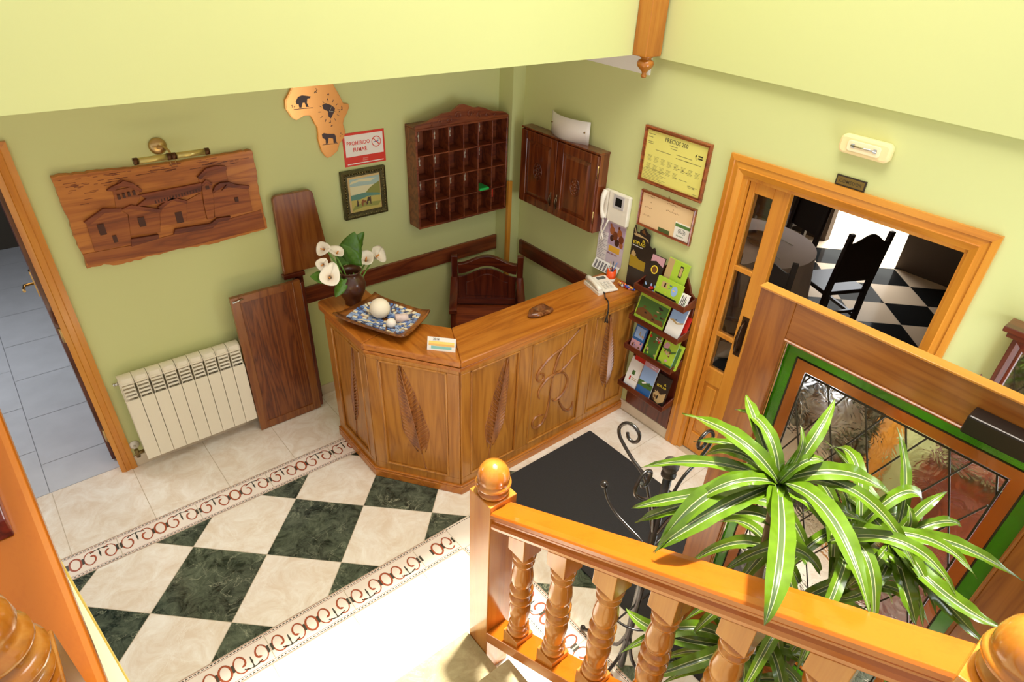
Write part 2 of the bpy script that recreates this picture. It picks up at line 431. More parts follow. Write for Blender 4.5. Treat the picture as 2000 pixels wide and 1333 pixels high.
# ---- right wall (B): dining-room doorway y -3.28..-2.06
wb_ = M()
wb_.box(0, .14, -2.05, .12, -.05, CEIL)
wb_.box(0, .14, -4.4, -3.28, -.05, CEIL)
wb_.box(0, .14, -3.28, -2.05, 2.04, CEIL)
struct('wall_right', wb_, GREEN)
struct('wall_corner_pier', M().box(-.115, 0, -.16, 0, 0, CEIL), GREEN)
# white cove along the ceiling, ending at the gallery edge
cv = M(); cv.prism([(-.012, 2.40), (0, 2.40), (0, CEIL), (-.05, CEIL), (-.045, 2.49)], -1.3, -.16, 'y')
for i in range(len(cv.v)): x, y, z = cv.v[i]; cv.v[i] = (x, y, z)
struct('trim_cove', cv, WHITE)
# ceiling slab under the gallery, its edge and the upper walls
struct('ceiling', M().box(-5.2, .14, -1.29, .12, CEIL, CEIL+.26), WHITE)
struct('wall_gallery_front', M().box(-5.2, .14, -1.30, -1.29, CEIL, 5.2).box(-5.2, .14, -1.29, -1.15, CEIL+.26, 5.2), GREEN)
struct('wall_upper_right', M().box(-.04, .14, -4.4, -1.30, CEIL-.012, 5.2), GREEN)
# roof over the stair well with its roof light opening
rf = M(); X0, X1, Y0, Y1 = -2.6, -.55, -4.0, -1.62
rf.box(-5.2, X0, -4.9, -1.15, 5.2, 5.32); rf.box(X1, .14, -4.9, -1.15, 5.2, 5.32)
rf.box(X0, X1, -4.9, Y0, 5.2, 5.32); rf.box(X0, X1, Y1, -1.15, 5.2, 5.32)
struct('ceiling_roof', rf, WHITE)
# entrance wall to the right of the stairs (the open street door hangs from it)
ew = M(); ew.box(-1.95, -1.20, -4.30, -4.18, 0, 2.6); ew.box(-.16, 0, -4.30, -4.18, 0, 2.6); ew.box(-1.95, 0, -4.30, -4.18, 2.1, 2.6)
struct('wall_front', ew, GREEN)
# skirting tiles
bs = M(); bs.box(-3.10, -1.86, -.012, 0, 0, .085); bs.box(-1.86, -.115, -.012, 0, 0, .085)
struct('baseboard_back', bs, SKIRT, .002)
struct('baseboard_right', M().box(-.012, 0, -1.972, -.16, 0, .085).box(-.012, 0, -4.18, -3.36, 0, .085), SKIRT, .002)

# ---- corridor room behind the left door (dark)
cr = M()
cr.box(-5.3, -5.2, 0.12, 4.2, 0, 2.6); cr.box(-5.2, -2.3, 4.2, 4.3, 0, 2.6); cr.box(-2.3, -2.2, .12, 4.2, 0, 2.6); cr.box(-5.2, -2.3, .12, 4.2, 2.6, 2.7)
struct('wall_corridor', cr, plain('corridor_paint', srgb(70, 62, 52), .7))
# ---- door casings: stepped profile swept as mitred boards
def casing(name, y0, y1, ztop, wd=.10, side='B'):
    """architrave round an opening; outer edges y0/y1/ztop on wall B (x=0) or x0/x1 on wall A (y=0)"""
    prof = [(0, .018), (.030, .024), (.034, .016), (.062, .020), (.066, .026), (.092, .014), (wd, .010)]   # (distance from outer edge, thickness)
    mb = M()
    def ring(d, t):
        a, b, z = y0-d if y0 > y1 else y0+d, y1+d if y0 > y1 else y1-d, ztop-d
        if side == 'B': return [(-t, a, 0), (-t, a, z), (-t, b, z), (-t, b, 0)]
        return [(a, -t, 0), (a, -t, z), (b, -t, z), (b, -t, 0)]
    seq = [ring(0, 0)]+[ring(d, t) for d, t in prof]+[ring(wd, 0)]
    vs = [p for r in seq for p in r]; fs = []
    for i in range(len(seq)-1):
        for k in range(3): fs.append((i*4+k, i*4+k+1, (i+1)*4+k+1, (i+1)*4+k))
    mb.add(vs, fs); mb.mi = [1 if (q % 3) != 1 else 0 for q in range(len(fs))]
    return mb
struct('trim_1', casing('c', -1.972, -3.35, 2.12), [W_PINE_Y, W_PINE_Z])
struct('trim_2', casing('c', -4.16, -3.10, 2.12, .085, 'A'), [W_PINE_X, W_PINE_Z])
# jamb linings
jl = M(); jl.box(.0, .16, -2.10, -2.051, 0, 2.0); jl.box(0, .16, -3.279, -3.235, 0, 2.0); jl.box(0, .16, -3.279, -2.051, 2.0, 2.039)
struct('trim_3', jl, W_PINE_Z, .002)
jl2 = M(); jl2.box(-3.19, -3.165, -.006, .135, 0, 2.05); jl2.box(-4.1, -4.06, 0, .135, 0, 2.05); jl2.box(-4.1, -3.165, 0, .135, 2.02, 2.06)
struct('trim_4', jl2, W_PINE_Z, .002)
# chair rails behind the desk
struct('trim_5', M().box(-1.80, -.118, -.022, 0, .82, .945), W_RACK, .003)
struct('trim_6', M().box(-.022, 0, -1.48, -.20, .82, .945), W_MAHY, .003)
struct('trim_7', M().box(-.135, -.100, -.180, -.150, .0, 1.445), W_PINE_Z, .002)   # wooden corner strip on the pier

# ---- left door leaf, opened into the corridor
d3 = thing('door_1', '', '', (-3.19, .13, 0)); del d3['label'], d3['category']; d3['kind'] = 'structure'
part('leaf', M().box(-3.212, -3.176, .14, .95, .01, 2.02), W_MAHZ, d3, .003)
hd = M(); hd.tube([(-3.212, .86, 1.02), (-3.27, .86, 1.02), (-3.28, .80, 1.02), (-3.28, .75, 1.03)], .009).box(-3.219, -3.212, .84, .88, .93, 1.11)
part('handle', hd, BRASS, d3)
for z in (.30, 1.05): part('hinge', M().tube([(-3.196, .02, z-.045), (-3.196, .02, z+.045)], .009).box(-3.194, -3.191, .0, .06, z-.045, z+.045), BRASS, d3)

# ---- dining-room sliding leaf seen at the left of the doorway
d1 = thing('door_2', '', '', (.06, -2.23, 0)); del d1['label'], d1['category']; d1['kind'] = 'structure'
fr = M(); ya, yb = -2.105, -2.355
xd0, xd1 = .03, .07
fr.box(xd0, xd1, yb, yb+.095, .01, 2.0); fr.box(xd0, xd1, ya-.035, ya, .01, 2.0)
for z0, z1 in ((1.93, 2.0), (1.455, 1.485), (.985, 1.015), (.62, .74), (.01, .17)): fr.box(xd0, xd1, yb+.095, ya-.035, z0, z1)
part('frame', fr, W_PINE_Z, d1, .003)
part('lower_panel', M().box(xd0+.012, xd1-.012, yb+.095, ya-.035, .17, .62).box(xd0+.004, xd1-.004, yb+.115, ya-.055, .20, .59), W_PINE_Z, d1, .004)
for z0, z1 in ((1.485, 1.93), (1.015, 1.455), (.74, .985)):
    part('pane', M().box(.048, .052, yb+.095, ya-.035, z0, z1), GLASS, d1)
hn = M(); hn.box(xd0-.004, xd0, yb+.025, yb+.07, .92, 1.20)
hn.tube([(xd0-.004, yb+.047, .95), (xd0-.04, yb+.047, .98), (xd0-.05, yb+.047, 1.06), (xd0-.04, yb+.047, 1.14), (xd0-.004, yb+.047, 1.17)], [.009, .010, .013, .010, .009])
part('handle', hn, plain('dark_bronze', srgb(70, 50, 34), .3, metal=.8), d1)

# ---- dining room
DXF = 4.6
dn = M(); dn.box(.14, 9.0, -4.6, 2.6, -.05, -.002, 2)
def dflat(poly, mi): dn.add([(x, y, 0) for x, y in poly], [list(range(len(poly)))], mi)
ddg = .64
for i in range(-2, 10):
    for j in range(-5, 3):
        for cx, cy, mi in ((3.60+ddg*(i-5), -2.3+ddg*j, 1), (3.60+ddg*(i-4.5), -2.3+ddg*(j+.5), 0)):
            h = ddg/2-.003
            p = clip([(cx-h, cy), (cx, cy-h), (cx+h, cy), (cx, cy+h)], .14, DXF, -4.6, 2.6)
            if p: dflat(p, mi)
struct('floor_dining', dn, [plain('beige_dining_tile', srgb(214, 190, 160), .14), plain('black_dining_tile', srgb(24, 26, 26), .1), GROUT])
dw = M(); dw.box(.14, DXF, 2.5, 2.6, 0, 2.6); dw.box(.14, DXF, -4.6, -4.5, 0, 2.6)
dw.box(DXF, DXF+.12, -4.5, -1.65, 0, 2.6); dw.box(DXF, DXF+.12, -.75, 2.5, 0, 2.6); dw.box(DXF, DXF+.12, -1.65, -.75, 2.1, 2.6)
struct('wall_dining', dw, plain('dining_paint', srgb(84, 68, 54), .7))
struct('ceiling_dining', M().box(.14, DXF+.12, -4.6, 2.6, 2.6, 2.7), WHITE)
struct('floor_terrace', M().box(DXF+.12, 12, -5, 4, -.06, -.004), plain('terrace_paving', srgb(240, 240, 240), .6))

# ================================================================== RECEPTION DESK
desk = thing('reception_counter', 'angled wooden reception counter with carved leaves and a carved monogram', 'reception counter', (-.95, -1.3, 0))
cps = [(-1.87, -.50), (-1.87, -1.02), (-1.53, -1.49), (-.004, -1.49), (-.004, -1.455), (-1.515, -1.455), (-1.835, -1.01), (-1.835, -.50)]
part('body', M().prism(cps, .05, 1.0, 'z'), W_CTR_Z, desk, .002)
pl = [(-1.897, -.50), (-1.897, -1.03), (-1.542, -1.52), (-.004, -1.52), (-.004, -1.49), (-1.53, -1.49), (-1.87, -1.02), (-1.87, -.50)]
part('plinth', M().prism(pl, 0, .055, 'z').prism([(p[0]*.999, p[1]*.997) for p in pl], .055, .072, 'z'), W_CTR_X, desk, .004)
# countertop: two mitred boards + main board
def rnd(cx, cy, r, a0, a1, n=6): return [(cx+r*cos(radians(a0+(a1-a0)*i/n)), cy+r*sin(radians(a0+(a1-a0)*i/n))) for i in range(n+1)]
m1 = (-1.885, -1.01); m1i = (-1.55, -.93); m2 = (-1.53, -1.505); m2i = (-1.36, -1.165)
tA = rnd(-1.845, -.445, .04, 180, 90)+rnd(-1.575, -.43, .025, 90, 0)+[m1i, m1]
part('countertop', M().prism(tA, 1.0, 1.047, 'z'), W_CTR_Y, desk, .007)
part('countertop', M().prism([m1, m1i, m2i, m2], 1.0, 1.047, 'z'), wood('counter_wood_diagonal', srgb(186, 112, 35), srgb(172, 98, 27), srgb(144, 76, 20), 'y'), desk, .010)
part('countertop', M().prism([m2, m2i, (-.004, -1.165), (-.004, -1.515)], 1.0, 1.047, 'z'), W_CTR_X, desk, .007)
part('moulding', M().prism([(-1.880, -.50), (-1.880, -1.013), (-1.535, -1.502), (-.004, -1.502), (-.004, -1.49), (-1.53, -1.49), (-1.87, -1.02), (-1.87, -.50)], .975, 1.0, 'z'), W_CTR_X, desk, .003)
def frame_on(o, u, nrm):
    o = Vector(o); u = Vector(u).normalized(); nn = Vector(nrm).normalized()
    return lambda a, z, d: tuple(o+u*a+Vector((0, 0, z))+nn*d)
def pbox(mb, F, a0, a1, z0, z1, d0, d1):
    vs = [F(a, z, d) for a in (a0, a1) for d in (d0, d1) for z in (z0, z1)]
    mb.add(vs, [(0,1,3,2),(4,6,7,5),(0,4,5,1),(2,3,7,6),(0,2,6,4),(1,5,7,3)])
def carved_leaf(F, tip, base, wmax, n=22, bend=.0):
    mb = M(); tx, tz = tip; bx, bz = base
    ax = Vector((bx-tx, bz-tz)); L = ax.length; ax.normalize(); pr_ = Vector((-ax.y, ax.x))
    def P(t, s, d):   # t from tip 0..1, s sideways
        c = Vector((tx, tz))+ax*(t*L)+pr_*(s+bend*sin(pi*t))
        return F(c.x, c.y, d)
    wf = lambda t: 1.06*wmax*(t**.58)*(1-max(0, t-.72)/.28*.9)**.8*1.0 if t > 0 else 0
    for sd in (-1, 1):
        for k in range(n):
            t0 = (k+.35)/n*.93+.05; te = t0-.085
            if te <= 0: te = .005
            wv = wf(max(te, .02))*sd; th = .5/n*.93
            vs = [P(t0-th, 0, 0), P(t0+th, 0, 0), P(te+th, wv, 0), P(te-th*.6, wv, 0), P(t0, 0, .010), P(te+th*.2, wv*.97, .006)]
            mb.add(vs, [(0, 4, 5, 3), (1, 2, 5, 4), (2, 3, 5), (0, 1, 4)], 0, False)
        edge = [P(i/24*.98, wf(i/24*.98)*sd*1.04, .001) for i in range(1, 25)]
        mb.tube(edge, .003, 5)
    mb.tube([P(i/10, 0, .006) for i in range(11)], .004, 6)
    mb.tube([P(1+.09*i/4*2.0, .0, .002) for i in range(5)], .0035, 6)
    for sd in (-1, 1): mb.tube([P(1.14, 0, .001), P(1.22, sd*.008, .001), P(1.32, sd*.022, .001)], .003, 5)
    return mb
def panel(F, a0, a1, z0, z1, D=.0):
    p = M(); pbox(p, F, a0, a1, z0, z1, -.002, .002); return p
def stile(F, a0, a1, z0, z1):
    m_ = M(); pbox(m_, F, a0, a1, z0, z1, 0, .012); return m_
def frame_in(F, a0, a1, z0, z1):
    m_ = M(); w_ = .014
    for q in ((a0, a0+w_, z0, z1), (a1-w_, a1, z0, z1), (a0, a1, z0, z0+w_), (a0, a1, z1-w_, z1)): pbox(m_, F, *q, 0, .017)
    return m_
specs = [((-1.87, -.50, 0), (0, -1, 0), (-1, 0, 0), .52, [(.08, .45)], [((.345, .93), (.262, .30), .052)]),
         ((-1.87, -1.02, 0), (.34, -.47, 0), (-.47, -.34, 0), .58, [(.075, .505)], [((.207, .935), (.322, .27), .098)]),
         ((-1.53, -1.49, 0), (1, 0, 0), (0, -1, 0), 1.526, [(.07, .445), (.545, 1.03), (1.115, 1.50)], [((.355, .94), (.235, .26), .086), None, ((1.255, .93), (1.32, .28), .082)])]
for o_, u_, n_, L_, ops, leaves in specs:
    F = frame_on(o_, u_, n_)
    fm = M(); pbox(fm, F, 0, L_, .955, .98, 0, .012); pbox(fm, F, 0, L_, .07, .125, 0, .012)
    e = [0]+[v for q in ops for v in q]+[L_]
    for i in range(0, len(e), 2): pbox(fm, F, e[i], e[i+1], .125, .955, 0, .012)
    part('front_frame', fm, W_CTR_Z, desk, .003)
    for (a0, a1), lf in zip(ops, leaves):
        pn = part('panel', frame_in(F, a0, a1, .125, .955), W_CTR_Z, desk, .005)
        if lf:
            F2 = lambda a, z, d, F=F: F(a, z, d)
            part('carved_leaf', carved_leaf(F2, lf[0], lf[1], lf[2]), W_CARVE, pn)
        else: mono = pn
M1 = [(-0.558,0.921),(-0.634,0.865),(-0.702,0.823),(-0.794,0.795),(-0.87,0.751),(-0.913,0.707),(-0.92,0.662),(-0.893,0.628),(-0.863,0.635),(-0.864,0.673),(-0.892,0.687)]
M2 = [(-0.701,0.818),(-0.738,0.77),(-0.755,0.714),(-0.769,0.656),(-0.767,0.634)]
M3 = [(-0.539,0.724),(-0.604,0.701),(-0.654,0.662),(-0.699,0.635),(-0.753,0.633),(-0.822,0.620),(-0.866,0.590),(-0.894,0.548),(-0.893,0.503),(-0.879,0.475)]
M4 = [(-0.728,0.623),(-0.671,0.602),(-0.632,0.541),(-0.632,0.474),(-0.663,0.427),(-0.703,0.399),(-0.742,0.394),(-0.759,0.417)]
M5 = [(-0.695,0.384),(-0.67,0.325),(-0.631,0.265),(-0.589,0.238),(-0.558,0.250),(-0.549,0.296)]
M6 = [(-0.772,0.614),(-0.779,0.541),(-0.787,0.444),(-0.797,0.356),(-0.814,0.283),(-0.853,0.237),(-0.9,0.229),(-0.929,0.264),(-0.927,0.310),(-0.885,0.330),(-0.829,0.314)]
def smooth(pts, k=4):
    out = []; n = len(pts); V = [Vector(p) for p in pts]
    for i in range(n-1):
        p0, p1, p2, p3 = V[max(i-1, 0)], V[i], V[i+1], V[min(i+2, n-1)]
        for j in range(k):
            t = j/k; out.append(.5*((2*p1)+(-p0+p2)*t+(2*p0-5*p1+4*p2-p3)*t*t+(-p0+3*p1-3*p2+p3)*t**3))
    out.append(V[-1]); return out
mg = M()
for L in (M1, M2, M3, M4, M5, M6):
    pts = smooth([(x, -1.492, z) for x, z in L]); n = len(pts)
    mg.tube(pts, [.005+.006*sin(pi*(i+.5)/n) for i in range(n)], 8)
part('carved_monogram', mg, W_CARVE, mono)

# ---- things on the desk
TZ = 1.047
def lathe_solo(name, prof, c, mat, label, cat, n=28, **k): return solo(name, M().lathe(prof, c, n), mat, label, cat, **k)
CLAY = plain('brown_glazed_clay', srgb(86, 46, 28), .28, var=.45, vscale=14, coat=.4)
vz = M().lathe([(.048, 0), (.052, .006), (.05, .02), (.066, .055), (.083, .10), (.088, .14), (.082, .17), (.062, .195), (.056, .205), (.058, .215), (.072, .232), (.070, .236), (.052, .218), (.048, .20), (.06, .15), (.04, .03)], (-1.70, -.56, TZ), 32)
solo('vase', vz, CLAY, 'brown glazed clay vase with calla lilies on the left end of the counter', 'vase')
# calla lilies and their leaves, each cut stem a thing
PETAL = plain('calla_petal', srgb(250, 240, 222), .45); SPAD = plain('calla_spadix', srgb(226, 150, 70), .6)
STEM = plain('green_stem', srgb(110, 150, 60), .45); LEAFD = plain('calla_leaf_green', srgb(84, 128, 36), .4, var=.35, vscale=20)
VB = Vector((-1.70, -.56, TZ))
def bez(a, b, c, n=10): return [(1-t)**2*Vector(a)+2*t*(1-t)*Vector(b)+t*t*Vector(c) for t in [i/n for i in range(n+1)]]
def calla(head, face, size, label, spin=0):
    h = Vector(head); f = Vector(face).normalized()
    root = thing('calla_lily', label, 'flower', tuple(VB+Vector((0, 0, .03))), group='calla lilies in the clay vase')
    b0 = VB+Vector(((h.x-VB.x)*.10, (h.y-VB.y)*.10, .05)); mid = VB+Vector(((h.x-VB.x)*.30, (h.y-VB.y)*.30, (h.z-VB.z)*.62))
    end = h-f*size*.35
    part('stem', M().tube(bez(b0, mid, end, 12), .0055, 8), STEM, root)
    Q = f.to_track_quat('Z', 'Y').to_matrix() @ Matrix.Rotation(spin, 3, 'Z')
    rows = []
    for k in range(9):
        t = k/8; rr = size*(.07+.50*t**1.7); row = []
        for i in range(21):
            a = 2*pi*i/20; lip = 1+.45*t*max(0, cos(a))**2-.28*t*max(0, -cos(a))
            z = -size*.35+size*.62*t**.8-size*.28*max(0, t-.6)*2.2*(max(0, cos(a))*.6+.3)
            row.append(tuple(h+Q @ Vector((rr*lip*cos(a), rr*sin(a)*.9, z))))
        rows.append(row)
    part('spathe', M().grid(rows), PETAL, root, solid=.0015)
    part('spadix', M().tube([h-f*size*.2, h+f*size*.18], [size*.055, size*.045], 8), SPAD, root)
def vleaf(tip, base_dir, wd, L, label, droop=.2, roll=0):
    t_ = Vector(tip); root = thing('calla_leaf', label, 'leaf', tuple(VB+Vector((0, 0, .03))), group='calla leaves in the clay vase')
    d = Vector(base_dir).normalized(); st = t_-d*L
    b0 = VB+Vector(((st.x-VB.x)*.12, (st.y-VB.y)*.12, .05)); mid = VB+Vector(((st.x-VB.x)*.35, (st.y-VB.y)*.35, (st.z-VB.z)*.65))
    part('stem', M().tube(bez(b0, mid, st, 10), .006, 8), STEM, root)
    sd = d.cross(Vector((.55, .65, -.5))).normalized(); up_ = sd.cross(d).normalized()
    sd = (Matrix.Rotation(roll, 3, d) @ sd); up_ = Matrix.Rotation(roll, 3, d) @ up_
    rows = []
    for k in range(13):
        t = k/12; w_ = wd*(sin(pi*min(1, t*.82+.18))**.8)*(1 if t < 1 else .02)
        c = st+d*L*t+up_*(droop*L*t*(1-t))
        rows.append([tuple(c+sd*w_*s+up_*(abs(s)*w_*.45+.10*w_*sin(t*23+s*4))-d*(abs(s)**1.5*L*.20*(1-t))) for s in (-1, -.66, -.33, 0, .33, .66, 1)])
    part('blade', M().grid(rows), LEAFD, root, solid=.0012)
calla((-1.86, -.62, 1.30), (-.35, -.75, .45), .115, 'large white calla bloom hanging lowest at the front left of the vase', 1.2)
calla((-1.83, -.50, 1.43), (-.8, -.2, .5), .085, 'pale calla bloom highest at the left of the vase', .4)
calla((-1.74, -.50, 1.385), (.25, -.5, .8), .085, 'cream calla bloom just left of the upright leaves', 2.2)
calla((-1.87, -.56, 1.36), (-.9, -.5, .1), .075, 'small cream calla bloom between the highest and the lowest left blooms', .9)
calla((-1.535, -.46, 1.27), (-.1, -.5, .8), .11, 'white calla bloom at the right of the vase, the nearer to the stems', 2.8)
calla((-1.44, -.43, 1.255), (.35, -.6, .6), .115, 'white calla bloom farthest to the right', .3)
vleaf((-1.575, -.42, 1.455), (.45, .25, .85), .078, .21, 'tallest green calla leaf standing upright behind the vase', .1, .3)
vleaf((-1.50, -.40, 1.43), (.62, .2, .75), .060, .19, 'curled green calla leaf just right of the tallest leaf', .1, .9)
vleaf((-1.97, -.60, 1.33), (-.85, -.1, .25), .045, .17, 'green calla leaf reaching out farthest to the left', .25, .2)
vleaf((-1.70, -.47, 1.42), (-.30, .2, .75), .055, .16, 'dark green calla leaf behind the cream bloom', .1, -.3)
vleaf((-1.845, -.63, 1.165), (-.45, -.25, -.5), .040, .12, 'drooping green calla leaf under the lowest white bloom', .1, .2)
# platter with mosaic of blue pieces
def lerp(a, b, t): return tuple(a[i]+(b[i]-a[i])*t for i in range(len(a)))
PC = [(-1.912, -.72), (-1.58, -.63), (-1.42, -1.02), (-1.705, -1.185)]   # left, back, right, front corners
PWOOD = wood('platter_wood', srgb(150, 90, 34), srgb(112, 62, 20), srgb(64, 32, 10), 'x')
pt = thing('square_platter', 'square wooden platter inlaid with blue and cream chips, holding ornamental balls', 'platter', (-1.655, -.89, TZ))
def plat(u, v, off=0):
    a = lerp(PC[0], PC[1], u); b = lerp(PC[3], PC[2], u); p = lerp(a, b, v)
    e = max(abs(u-.5), abs(v-.5))*2; cz = ((abs(2*u-1))**4*(abs(2*v-1))**4)*.022
    return (p[0], p[1], TZ+.012+.040*e**2.4+cz+off)
rows = [[plat(i/16, j/16) for i in range(17)] for j in range(17)]
part('dish', M().grid(rows), PWOOD, pt, solid=.012)
ch = M(); chm = [col('chip_blue', (96, 128, 190), .3), col('chip_pale_blue', (160, 180, 214), .3), col('chip_cream', (240, 226, 194), .35), col('chip_slate', (84, 92, 118), .3)]
rr_ = random.Random(3)
for ring in range(8):
    r = .12+.106*ring; nn = 12+ring*7
    for k in range(nn):
        a = 2*pi*(k+rr_.random()*.5)/nn; sx, sy = cos(a), sin(a); m_ = max(abs(sx), abs(sy))
        def UV(rad, ang):
            sx, sy = cos(ang), sin(ang); q = max(abs(sx), abs(sy))**.75; return (.5+.5*rad*sx/q, .5+.5*rad*sy/q)
        da = 2*pi/nn*.40; q = [UV(r, a-da), UV(r, a+da), UV(r+.092, a+da*1.1), UV(r+.092, a-da*.9)]
        if max(max(abs(u-.5), abs(v-.5)) for u, v in q) > .43: continue
        lo = [plat(u, v, .004) for u, v in q]; hi = [plat(u, v, .010+.006*rr_.random()) for u, v in q]
        ch.add(lo+hi, [(4,5,6,7), (0,1,5,4), (1,2,6,5), (2,3,7,6), (3,0,4,7)], rr_.choice([0, 0, 1, 1, 2, 2, 3]))
part('chip_inlay', ch, chm, pt)
BALLM = plain('cream_carved_ball', srgb(246, 232, 208), .6, bump=.8, bscale=60)
solo('ornamental_ball', M().ball((-1.665, -.845, TZ+.022+.062), .062, 32), BALLM, 'large cream carved ornamental ball on the square platter', 'ornamental ball')
solo('ornamental_ball', M().ball((-1.672, -.985, TZ+.020+.030), .030, 24), plain('cream_small_ball', srgb(248, 236, 222), .5), 'small smooth cream ball on the platter in front of the large one', 'ornamental ball')
fs_ = M(); fs_.tube([(-1.625, -.955, TZ+.052), (-1.555, -.985, TZ+.050)], [.027, .024], 16)
solo('candle', fs_, plain('marbled_wax', srgb(240, 214, 206), .4, var=.25, vscale=30), 'short pinkish cylinder lying on the platter beside the small ball', 'candle')
# desk calendar 2014
dc = thing('desk_calendar', 'small folded cardboard 2014 calendar standing beside the platter', 'calendar', (-1.555, -1.34, TZ))
A_, B_ = Vector((-1.615, -1.285, TZ)), Vector((-1.500, -1.405, TZ)); ud = (B_-A_).normalized(); nd = Vector((ud.y, -ud.x, 0)); L_ = (B_-A_).length
top = -nd*.028+Vector((0, 0, .075))
part('front_card', M().add([A_+nd*0, B_, B_+top, A_+top], [(0,1,2,3)]), PAPER, dc, solid=.0012)
part('back_card', M().add([A_+top, B_+top, B_-nd*.056, A_-nd*.056], [(0,1,2,3)]), col('grey_card', (120, 104, 100)), dc, solid=.0012)
upv = top.normalized(); nn_ = ud.cross(upv)
def card(a0, a1, b0, b1, off=.0012): return [A_+ud*L_*a0+top*b0+nn_*off, A_+ud*L_*a1+top*b0+nn_*off, A_+ud*L_*a1+top*b1+nn_*off, A_+ud*L_*a0+top*b1+nn_*off]
part('printed_months', M().add(card(.05, .95, .36, .52), [(0,1,2,3)]).add(card(.05, .95, .52, .70), [(0,1,2,3)], 1).add(card(.14, .86, .14, .34), [(0,1,2,3)], 2), [col('print_orange', (240, 190, 110)), col('print_yellow', (246, 220, 120)), col('print_teal', (140, 200, 190))], dc)
text('year_print', '2014', .018, col('print_black', (50, 50, 50)), dc, A_+ud*L_*.2+top*.78+nn_*.0018, ud, upv)
# agate ashtray
st = M(); rr_ = random.Random(5); rows = []
prof = [(.001, .004), (.8, .002), (1.0, .010), (.97, .022), (.80, .033), (.55, .030), (.34, .020), (.001, .016)]
ph = [rr_.uniform(0, 6) for _ in range(4)]
for r, z in prof:
    rows.append([(-.80+.095*r*cos(a)*(1+.10*sin(3*a+ph[0])+.05*sin(5*a+ph[1])), -1.345+.055*r*sin(a)*(1+.09*sin(4*a+ph[2])), TZ+z*(1+.12*sin(2*a+ph[3]))) for a in [2*pi*i/40 for i in range(40)]])
st.grid(rows, wrap=True)
solo('stone_ashtray', st, marble('brown_agate', srgb(150, 88, 44), srgb(220, 170, 110), srgb(84, 46, 26), 6, .08, .5), 'polished brown agate stone dish on the middle of the counter', 'stone dish')
# telephone
tp = thing('desk_telephone', 'white desk telephone with its cord hanging over the counter front', 'telephone', (-.20, -1.33, TZ), radians(-14))
b = M(); b.prism([(-.055, -.085), (.07, -.085), (.07, .09), (-.055, .09)], .004, .018, 'z'); b.add([(-.052,-.082,.018),(.067,-.082,.018),(.067,.087,.045),(-.052,.087,.045),(-.052,-.082,.01),(.067,-.082,.01),(.067,.087,.01),(-.052,.087,.01)], [(0,1,2,3),(4,7,6,5),(0,4,5,1),(1,5,6,2),(2,6,7,3),(3,7,4,0)])
part('base', b, WHITEP, tp, .004, local=True)
h = M(); h.tube([(-.078, -.085, .030), (-.080, -.05, .045), (-.080, 0, .052), (-.080, .05, .057), (-.078, .085, .050)], [.018, .017, .014, .017, .020], 12); h.box(-.098, -.060, -.095, .10, .0, .022)
part('handset', h, WHITEP, tp, local=True)
part('display', M().box(-.02, .045, .045, .075, .037, .044), col('display_grey', (88, 92, 84), .25), tp, local=True)
k = M()
for i in range(4):
    for j in range(3):
        y = -.06+i*.022; k.box(-.025+j*.026, -.009+j*.026, y-.006, y+.006, .02+(y+.082)*.16, .026+(y+.082)*.16)
part('keypad', k, col('key_white', (225, 218, 205), .4), tp, .001, local=True)
cdp = [(-.055, -.09, .02), (-.055, -.11, .012), (-.07, -.14, .006), (-.078, -.175, .008), (-.085, -.205, .004), (-.09, -.222, -.03), (-.09, -.222, -.10), (-.08, -.222, -.145), (-.10, -.224, -.12), (-.085, -.222, -.06), (-.105, -.222, -.14)]
part('cord', M().tube(smooth(cdp, 6), .0045, 6), BLACK, tp, local=True)
# pen cup
pc = (-.085, -1.29, TZ)
pcup = thing('pen_cup', 'orange plastic pen cup with a white base at the back of the counter', 'pen cup', pc)
part('cup', M().lathe([(.030, .022), (.035, .03), (.033, .085), (.030, .085), (.030, .03)], (0,0,0), 24), col('orange_plastic', (236, 84, 22), .35), pcup, local=True)
part('base', M().lathe([(.030, 0), (.034, .004), (.036, .024), (.030, .030)], (0,0,0), 24), WHITEP, pcup, local=True)
for i, (dx, dy, c_, nm) in enumerate([(-.045, .005, (225, 222, 215), 'white ballpoint pen leaning left in the orange cup'), (.012, .03, (190, 160, 120), 'tan pencil standing upright in the orange cup'), (.038, -.010, (90, 130, 190), 'blue ballpoint pen leaning right in the orange cup'), (.03, .018, (70, 70, 80), 'dark grey pen behind the blue one in the orange cup')]):
    solo('pen', M().tube([(pc[0]-dx*.2, pc[1]-dy*.2, TZ+.03), (pc[0]+dx*.9, pc[1]+dy*.9, TZ+.128), (pc[0]+dx, pc[1]+dy, TZ+.137)], [.004, .004, .0015], 8), col('pen%d' % i, c_, .35), nm, 'pen', group='pens in the orange cup')

